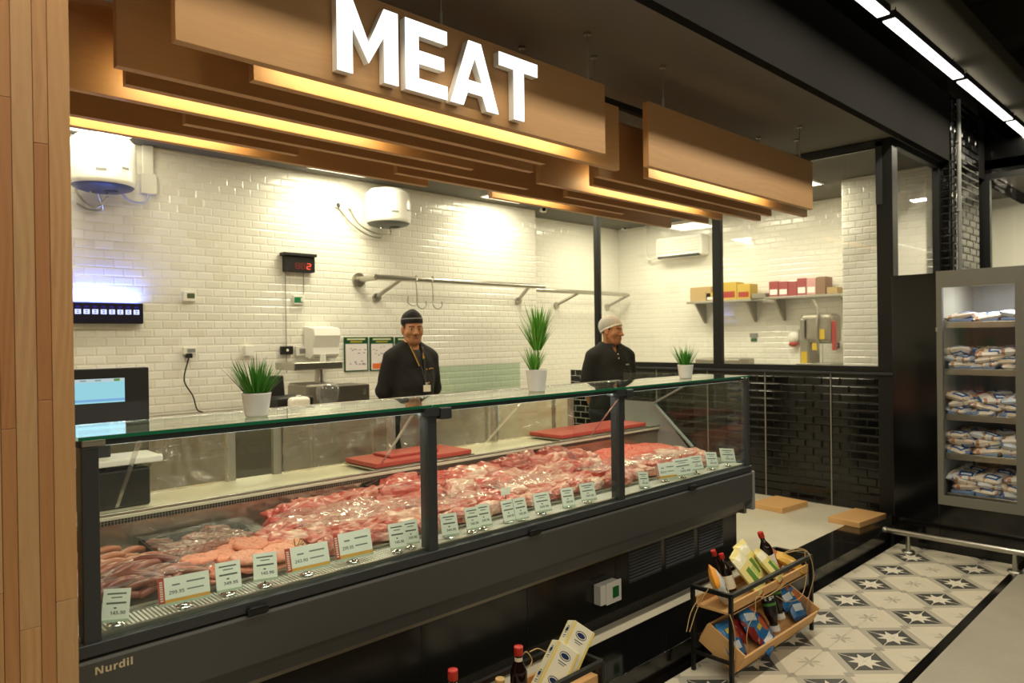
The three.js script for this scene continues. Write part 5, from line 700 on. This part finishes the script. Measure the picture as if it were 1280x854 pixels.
{
  const x0 = 2.995, x1 = 3.845, z0 = -1.885, z1 = -1.685, R1 = rack(x0, x1, z0, z1, .4, 'black metal rack with plywood shelf and tilted crate of groceries'); const ys = R1.ys + .001, zc = (z0 + z1) / 2;
  const bag = (name, g, m, lb, cat, pos, rot, grp) => { const b = solo(name, g, m, lb, cat, grp); b.position.set(...pos); b.rotation.set(...rot); return b; };
  bag('snack_bag', pillow(.13, .2, .06, 3), PM('silverBag'), 'silver white snack bag leaning at the rack end', 'bag', [3.07, ys + .085, zc], [-.5, .5, .9]);
  bag('noodle_pack', pillow(.17, .24, .05, 5), PM('noodle'), 'yellow noodle pack with green print leaning beside the sauce', 'pack', [3.33, ys + .095, zc + .01], [-.7, .2, .25]);
  bag('noodle_pack', pillow(.16, .23, .05, 6), PM('noodle'), 'yellow noodle pack tilted behind the other noodle packs', 'pack', [3.45, ys + .105, zc - .04], [-.6, .1, .15]);
  bag('noodle_pack', pillow(.15, .2, .05, 7), PM('noodle'), 'yellow noodle pack next to the white labelled bottle', 'pack', [3.53, ys + .085, zc + .02], [-.8, .3, .2]);
  bag('pasta_bag', pillow(.12, .16, .05, 9), phys('pastaPrint', 0xd9a83a, { roughness: .3 }), 'amber pasta bag at the far rack corner', 'bag', [3.76, ys + .05, zc + .02], [-1.1, .2, .5]); bag('spice_bag', pillow(.1, .12, .05, 12), phys('spicePrint', 0xb5673a, { roughness: .4 }), 'orange brown spice bag behind the pasta bag', 'bag', [3.72, ys + .07, zc - .05], [-.8, 0, .3]);
  const bt = (x, z, h, r, lb, lab, tilt) => { const t = thing('sauce_bottle', lb, 'bottle', [x, ys + r * .5 + (tilt ? .0 : -r * .5), z]); bottleParts(t, h, r, M.darkGlass, M.redCap, lab, {}); if (tilt) t.rotation.set(...tilt); return t; };
  bt(3.24, zc - .03, .19, .026, 'dark sauce bottle with red cap leaning by the snack bag', M.creamLabel, [-.25, 0, .12]); bt(3.26, zc - .07, .21, .026, 'dark sauce bottle with red cap tipped towards the counter', M.redLabel, [-.2, 0, .3]); bt(3.66, zc - .02, .22, .032, 'dark bottle with a wide white label and red cap', M.white, [-.25, 0, .2]);
  // crate contents
  const cr = (dx, dy, dz) => V(3.42 + dx, 0, 0).add(V(0, .1, zc + .015)).add(V(0, dy, dz).applyAxisAngle(V(1, 0, 0), .5));
  const put = (o, dx, dy, dz, rot) => { const p = cr(dx, dy, dz); o.position.copy(p); o.rotation.set(...rot); };
  const bb = (dx, sd, lb, dy = .06, dz = .0) => put(solo('crisps_bag', pillow(.15, .18, .06, sd), PM('blueBag'), lb, 'bag'), dx, dy, dz, [-.6, .1, rr(-.3, .3)]);
  bb(-.33, 21, 'blue snack bag at the crate end under the silver bag'); bb(-.08, 22, 'blue snack bag between red packs in the crate', .045, .04); bb(.33, 23, 'blue snack bag beside the dark HP bottles'); bb(.27, 24, 'blue snack bag standing behind the HP bottles', .1, -.06); bb(-.12, 25, 'small blue snack bag at the crate back', .1, -.06);
  for (let i = 0; i < 5; i++) put(solo('red_packet', pillow(.09, .12, .04, 40 + i), mat('redPack', 0x8f2a22, .3), 'dark red snack packet in the tilted crate', 'packet', 'red packets in the crate'), -.2 + i * .045, .05 + (i % 2) * .02, -.03 + (i % 3) * .03, [-.7, .2, rr(-.5, .5)]);
  const hp = phys('hpLabel', 0xffffff, { map: printTex.hp, roughness: .3 }); for (const [dx, dz, lb] of [[.1, .0, 'dark brown sauce bottle lettered HP standing upside down'], [.0, .03, 'dark HP sauce bottle lower in the crate']]) { const t = thing('sauce_bottle', lb, 'bottle'); t.position.set(onZ(dx > .05 ? 964 : 950, 765, zc).x, .322 - (dx > .05 ? 0 : .02), zc + .0 + dz); t.rotation.set(Math.PI - .25, -1.94, 0); bottleParts(t, .21, .034, M.darkGlass, M.white, null, { neck: .02 }); const g = new THREE.CylinderGeometry(.0345, .0345, .08, 28, 1, true); g.rotateX(Math.PI); g.translate(0, .06, 0); part('label', g, hp, t); }
  // jute string tied along the rails
  const js = thing('jute_string', 'pale jute string looped around the rack rails', 'string'); const P = (px, py, z) => onZ(px, py, z); const jt = (pts) => part('strand', tube(pts, .0022, 60, 6), M.jute, js);
  jt([P(1008, 690, z1), P(1000, 688, z1 + .02), P(980, 692, z1), P(1000, 686, zc), P(1012, 694, z1 + .015), P(1017, 720, z1 + .02), P(1010, 750, z1 + .01), P(1008, 765, z1)]); jt([P(1006, 690, z1), P(1008, 720, z1 + .01), P(1002, 745, z1 + .01), P(985, 752, z1), P(970, 745, z1)]); jt([P(895, 735, zc), P(875, 748, z0 + .04), P(864, 765, z0 + .03), P(858, 790, z0 + .02)]); jt([P(886, 735, zc), P(872, 760, z0 + .05), P(862, 790, z0 + .03)]); jt([P(990, 722, z1), P(975, 735, z1 + .01), P(958, 746, z1 + .012), P(945, 748, z1 + .01), P(944, 765, z1 + .01), P(935, 785, z1 + .01), P(934, 805, z1 + .01), P(947, 825, z1 + .015), P(948, 838, z1 + .02)]); jt([P(912, 768, z1), P(916, 780, z1 + .012), P(919, 800, z1 + .012), P(918, 825, z1 + .01)]);
}
{
  const x0 = 1.2, x1 = 2.06, z0 = -1.885, z1 = -1.685, R2 = rack(x0, x1, z0, z1, .4, 'black metal rack with milk cartons and sauce bottles'); const ys = R2.ys + .001, zc = (z0 + z1) / 2;
  const cart = (px, py, lb, rx) => { const p = onZ(px, py, zc); const t = thing('carton', lb, 'carton', [p.x, p.y - .02, zc]); const w = .095, h = .25, d = .06; const b = part('box', bc(w, h, d, 0, 0, 0, .003), M.creamLabel, t); for (const s of [-1, 1]) { part('print', new THREE.PlaneGeometry(w * .98, h * .98).rotateY(s > 0 ? 0 : Math.PI).translate(0, 0, s * (d / 2 + .001)), PM('carton'), t); part('side_print', new THREE.PlaneGeometry(d * .96, h * .98).rotateY(s * Math.PI / 2).translate(s * (w / 2 + .001), 0, 0), PM('carton'), t); } t.rotation.set(...rx); };
  cart(709, 816, 'cream and yellow carton with dark oval emblem leaning behind', [-.35, -.35, -.8]); cart(688, 842, 'cream and yellow carton with dark oval emblem leaning in front', [-.35, -.35, -.82]);
  const bt = (px, py, lb, o) => { const p = onZ(px, py, zc); const h = p.y - ys; const t = thing('sauce_bottle', lb, 'bottle', [p.x, ys, zc]); bottleParts(t, h, .03, M.darkGlass, o.cap || M.redCap, M.redLabel, { neckLabel: M.creamLabel, neck: .0125 }); };
  bt(648, 808, 'dark sauce bottle with red cap beside the cream cartons', {}); bt(566, 837, 'dark sauce bottle with red cap standing alone', {}); bt(625, 848, 'short bottle with a cork coloured cap', { cap: M.corkCap });
  const js = thing('jute_string', 'pale jute string curling beside the cream cartons', 'string'); part('strand', tube([onZ(652, 820, zc), onZ(658, 815, zc + .02), onZ(665, 826, zc + .03), onZ(660, 836, zc + .03)], .002, 40, 6), M.jute, js); part('strand', tube([onZ(662, 815, zc), onZ(672, 811, zc), onZ(682, 815, zc)], .002, 30, 6), M.jute, js);
  const c = onZ(728, 850, zc + .07); const b = solo('wooden_block', uvm(bc(.12, .05, .06, 0, 0, 0, .003)), M.plywood, 'small plywood block at the rack corner', 'block'); b.position.set(c.x, c.y - .018, zc + .055);
}
// ---------------------------------------------------------------- boards on the platform, bumper rail
{ const a = solo('chopping_board', uvm(bc(.4, .045, .3, 0, .0225, 0, .004)), M.plywood, 'light wooden block lying by the black tile wall', 'wooden block'); a.position.set(5.965, PLAT, -2.885); a.rotation.y = -.1; const b = solo('chopping_board', uvm(bc(.44, .045, .25, 0, .0225, 0, .004)), M.plywood, 'light wooden block on the edge of the black step', 'wooden block'); b.position.set(5.94, PLAT, -2.225); b.rotation.y = -.1; part('cleat', uvm(bc(.12, .02, .24, .1, .004, 0)), M.plywood, a); }
{ const t = thing('bumper_rail', 'polished steel bumper rail in front of the freezer', 'rail', [5.70, 0, 0]); part('tube', rod([0, .135, -1.935], [0, .135, .6], .02, .02, 20), M.steel, t); for (const z of [-1.78, -1.13, -.4, .35]) { part('post', rod([0, 0, z], [0, .12, z], .018, .012, 18), M.steel, t); part('flange', rod([0, .001, z], [0, .012, z], .045, .04, 24), M.steel, t); } part('end_ball', new THREE.SphereGeometry(.022, 20, 14).translate(0, .135, -1.935), M.steel, t); }
// ---------------------------------------------------------------- upright freezer
{
  const X = 5.885, T = 2.045, z0 = -1.935, zd = -1.625, z1 = -.93, z2 = .7; const t = thing('upright_freezer', 'tall black glass door freezer filled with packed poultry', 'freezer');
  part('side_panel', bx(X, X + .95, 0, T - .01, z0, zd, .004), M.blackgloss, t); part('base', bx(X, X + .95, 0, .345, zd, z2, .004), M.blackgloss, t); part('back', bx(X + .85, X + .95, .345, T, zd, z2), M.greyPlastic, t); part('roof', bx(X + .02, X + .95, T - .06, T, zd, z2), M.greyPlastic, t); part('end_panel', bx(X, X + .95, .345, T, z1 + .62, z2), M.blackgloss, t);
  const fy0 = .35, fy1 = T, g = mat('doorGrey', 0x77766d, .45, .2); const iz0 = onX(1180, 500, X).z, iz1 = onX(1271, 500, X).z, iy0 = .415, iy1 = 1.925;
  const door = part('door', [bx(X - .03, X + .01, fy0, fy1, zd, iz0), bx(X - .03, X + .01, fy0, fy1, iz1, z1), bx(X - .03, X + .01, fy0, iy0, iz0, iz1), bx(X - .03, X + .01, iy1, fy1, iz0, iz1)], g, t); part('door_glass', bx(X - .012, X - .006, iy0, iy1, iz0, iz1), M.glass, door); part('hinge', bc(.012, .03, .012, X - .034, 1.62, zd + .003, .003), M.steel, door);
  const d2 = part('door', [bx(X - .03, X + .01, fy0, fy1, z1 + .004, z1 + .1), bx(X - .03, X + .01, fy0, iy0, z1 + .1, z1 + .62), bx(X - .03, X + .01, iy1, fy1, z1 + .1, z1 + .62)], g, t); part('door_glass', bx(X - .012, X - .006, iy0, iy1, z1 + .1, z1 + .62), M.glass, d2);
  part('inner_wall', [bx(X + .02, X + .85, .345, T - .06, zd, zd + .02)], mat('freezerWall', 0xa8a698, .35, .2), t); part('inner_lamp', bx(X + .04, X + .06, .5, 1.9, z1 - .03, z1 - .015), M.stripGlow, t); areaLight(.02, 1.4, [X + .05, 1.2, z1 - .035], [.4, 0, -1], new THREE.Color().setRGB(.85, .95, 1), 30); part('inner_lamp', bx(X + .06, X + .5, T - .068, T - .062, -1.5, -1.0), M.stripGlow, t); areaLight(.44, .3, [X + .28, T - .075, -1.25], [0, -1, 0], new THREE.Color().setRGB(.95, .98, 1), 14);
  const sy = [1.655, 1.315, .985, .7, .41]; const steel = M.steelBrushed;
  sy.forEach((y, i) => { const s = part('shelf', [bx(X + .05, X + .83, y - .008, y, zd + .02, z1 + .6)], steel, t); part('shelf_rail', bx(X + .04, X + .055, y - .025, y + .02, zd + .02, z1 + .6, .003), M.steel, s); });
  const names = ['top', 'second', 'middle', 'fourth', 'lowest'], CH = [0, 1, 2, 3].map(k => phys('chicken' + k, 0xffffff, { map: printTex.chicken[k], roughness: .22 })), blue = phys('blueTray', 0x6d86ae, { roughness: .4 });
  const gs = [0, 1, 2].map(k => pillow(.2, .26, .075, 60 + k * 3, 18));
  sy.forEach((y, i) => { let n = 0; for (let c = 0; c < 4; c++) for (let r = 0; r < (i === 0 ? 1 : 3); r++) for (let k = 0; k < 2; k++) { const z = -1.5 + c * .16 + rr(-.015, .015), x = X + .17 + k * .24; const tt = thing('poultry_pack', `packed poultry tray on the ${names[i]} freezer shelf`, 'pack', [x, y + .035 + r * .045, z], 0, `poultry packs on the ${names[i]} shelf`); const f = part('film_pack', gs[(c + k + i) % 3], CH[(c + k * 2 + i + r) % 4], tt); f.rotation.set(-Math.PI / 2 + rr(-.2, .2), rr(-.25, .1), Math.PI / 2 + rr(-.5, .5), 'ZYX'); f.rotation.order = 'XYZ'; f.position.y = .012; if (r === 0) part('tray', bc(.24, .03, .15, 0, -.018, 0, .012), blue, tt); tt.rotation.z = -.12; } });
}
// ---------------------------------------------------------------- prep room contents
{
  const XW = 8.643; const w = (px, py, dx = 0) => onX(px, py, XW - dx);
  { const a = w(820, 297, .18), b = w(878, 319, .18); const t = thing('air_conditioner', 'white split air conditioner high on the prep room wall', 'air conditioner', [XW, (w(820, 298, .18).y + b.y) / 2 + .0, (a.z + b.z) / 2]); const L = Math.abs(a.z - b.z), h = .28; part('body', bc(.2, h, L, -.1, 0, 0, .03), M.white, t); for (let i = 0; i < 5; i++) part('louvre', at(bc(.012, .03, L * .9), -.205, .09 - i * .04, 0, 0, 0, .5), M.whitePlastic, t); part('outlet', bc(.06, .03, L * .9, -.175, -h / 2 + .01, 0, .004), M.blackplastic, t); part('pipe', tube([[-.1, -.1, -L / 2], [-.08, -.12, -L / 2 - .2], [-.03, .0, -L / 2 - .28], [-.02, .4, -L / 2 - .28]], .015), M.white, t); }
  const shelf = (p0, p1, lb) => { const D = .3, a = onX(...p0, XW - D), b = onX(...p1, XW - D); const t = thing('wall_shelf', lb, 'shelf', [XW, a.y, (a.z + b.z) / 2]); const L = Math.abs(b.z - a.z); part('board', bc(D, .03, L, -D / 2, -.015, 0, .003), M.steel, t); for (const s of [-1, 1]) { const g = new THREE.ExtrudeGeometry(new THREE.Shape([[0, 0], [-D * .9, 0], [-.03, -.26], [0, -.26]].map(q => new THREE.Vector2(...q))), { depth: .02, bevelEnabled: false }); part('bracket', g.translate(0, -.03, s * (L / 2 - .1)), M.steelBrushed, t); } return { t, y: a.y, D }; };
  const s1 = shelf([858, 377.5], [939, 374], 'steel wall shelf with yellow boxes in the prep room'), s2 = shelf([956, 371.5], [1060, 364], 'steel wall shelf with red cartons in the prep room');
  const box = (x0, x1, yt, sh, m, lb, tex, d = .2) => { const xx = XW - .28; const a = onX(x0, 370, xx), b = onX(x1, 370, xx), top = onX((x0 + x1) / 2, yt, xx).y; const t = thing('carton', lb, 'carton', [xx + d / 2, sh.y, (a.z + b.z) / 2]); const L = Math.abs(b.z - a.z) * .96, h = top - sh.y; part('box', bc(d, h, L, 0, h / 2 + .001, 0, .004), m, t); if (tex) part('print', new THREE.PlaneGeometry(L * .8, h * .35).rotateY(-Math.PI / 2).translate(-d / 2 - .001, h * .3, 0), tex, t); };
  const kraft = mat('kraft', 0xb59a6a, .8), yel = mat('yellowBox', 0xc4a63c, .6), redB = mat('redBox', 0xa0484a, .5), pal = mat('paleBox', 0xcf9a98, .6), brn = mat('brownBox', 0x8a6a52, .7);
  box(862, 889, 359, s1, kraft, 'brown cardboard box at the shelf end'); box(882, 899, 366, s1, yel, 'small yellow packet in front of the brown box', M.whitePlastic, .08); box(901, 921, 353, s1, yel, 'tall yellow box printed with fruit', M.redLabel); box(921, 938, 355, s1, yel, 'yellow box with dark spots at the shelf edge', M.redLabel); { const q = s1; box(939, 957, 367, { y: q.y }, M.steelBrushed, 'low steel container between the two shelves'); }
  box(961, 973, 352, s2, redB, 'red carton with white panel standing first on the shelf', M.white); box(973, 985, 352, s2, redB, 'red carton with white panel standing second on the shelf', M.white); box(985, 996, 352, s2, redB, 'plain red carton between lettered cartons'); box(996, 1008, 348, s2, redB, 'taller red carton with a white panel', M.white); box(1008, 1020, 348, s2, pal, 'pinkish carton with a white panel', M.white); box(1020, 1032, 346, s2, brn, 'brown torn carton at the end of the red cartons'); box(1033, 1047, 359, s2, kraft, 'low brown box beside the torn carton');
  // bone saw, table
  const c = w(1020, 450, .4); const tb = thing('prep_table', 'steel prep table under the prep room shelves', 'table', [XW - .35, PLAT, -4.4]); part('top', bc(.68, .04, 2.6, 0, .88, 0, .004), M.steel, tb); for (const x of [-.3, .3]) for (const z of [-1.2, 1.2]) part('leg', rod([x, 0, z], [x, .88, z], .02), M.steelBrushed, tb);
  const z0 = w(1003, 440, .4).z, z1 = w(1046, 440, .4).z, yT = w(1025, 393, .4).y, yB = PLAT + .9; const bs = thing('bone_saw', 'steel band saw with yellow and red guards in the prep room', 'saw', [XW - .35, yB, (z0 + z1) / 2]); const L = Math.abs(z1 - z0), H = yT - yB; part('column', bc(.3, H * .95, L * .3, 0, H * .48, -L * .33, .03), M.steelBrushed, bs); part('upper_case', bc(.3, H * .42, L * .95, 0, H * .8, 0, .06), M.steelBrushed, bs); part('table_plate', bc(.45, .03, L, 0, H * .3, 0, .005), M.steel, bs); part('lower_case', bc(.34, H * .3, L * .6, 0, H * .15, L * .1, .02), M.steelBrushed, bs); part('blade', bc(.012, H * .4, .004, -.05, H * .48, L * .1), M.chrome, bs); part('feed_handle', tube([[-.15, H * .45, L * .1], [-.17, H * .8, L * .05], [-.16, H * 1.05, L * .1], [-.15, H * 1.2, -.02]], .014), M.steel, bs);
  part('yellow_sign', bc(.006, H * .2, L * .18, -.155, H * .38, -L * .33), mat('signYellow', 0xd8b81c, .5), bs); part('yellow_sign', bc(.006, H * .14, L * .14, -.155, H * .72, L * .2), M.signYellow, bs); part('yellow_sign', bc(.006, H * .1, L * .14, -.155, H * .55, -L * .02), M.signYellow, bs); part('red_guard', bc(.05, H * .4, L * .1, -.13, H * .7, L * .52, .01), mat('guardRed', 0xa82a22, .4), bs);
  { const p = w(993, 425, .02); const t = thing('alarm_lamp', 'small red and white device on the prep room wall', 'alarm', [XW, p.y, p.z]); part('body', new THREE.SphereGeometry(.07, 20, 14).scale(.6, 1, 1).translate(-.04, .03, 0), M.white, t); part('red_ring', new THREE.SphereGeometry(.06, 20, 12).scale(.6, .6, 1).translate(-.045, -.05, 0), M.guardRed, t); part('arm', bc(.05, .14, .04, -.03, .06, .08, .01), M.steelBrushed, t); }
  { const p = w(942, 422, .01); const t = thing('safety_sign', 'small sign with a green lower half on the prep wall', 'sign', [XW, p.y, p.z]); part('plate', bc(.006, .05, .11, -.003, .03, 0), M.greyPlastic, t); part('plate', bc(.006, .04, .08, -.003, -.03, 0), mat('signGreen', 0x1f5a2e, .5), t); }
  { const p = w(910, 448, .3); const t = thing('steel_tub', 'steel tub on the prep table behind the small plant', 'tub', [XW - .3, PLAT + .9, p.z - .05]); const h = p.y - PLAT - .9; part('shell', bc(.4, h, .62, 0, h / 2, 0, .02), M.steelBrushed, t); }
  { const p = onX(1046, 432, XW); const t = thing('power_socket', 'small dark socket beside the band saw', 'socket', [XW, p.y, p.z]); part('plate', bc(.02, .07, .07, -.01, 0, 0, .004), M.blackplastic, t); part('insert', bc(.006, .04, .04, -.022, 0, 0), M.greyPlastic, t); }
}
fin(scene);
renderer.render(scene, camera);
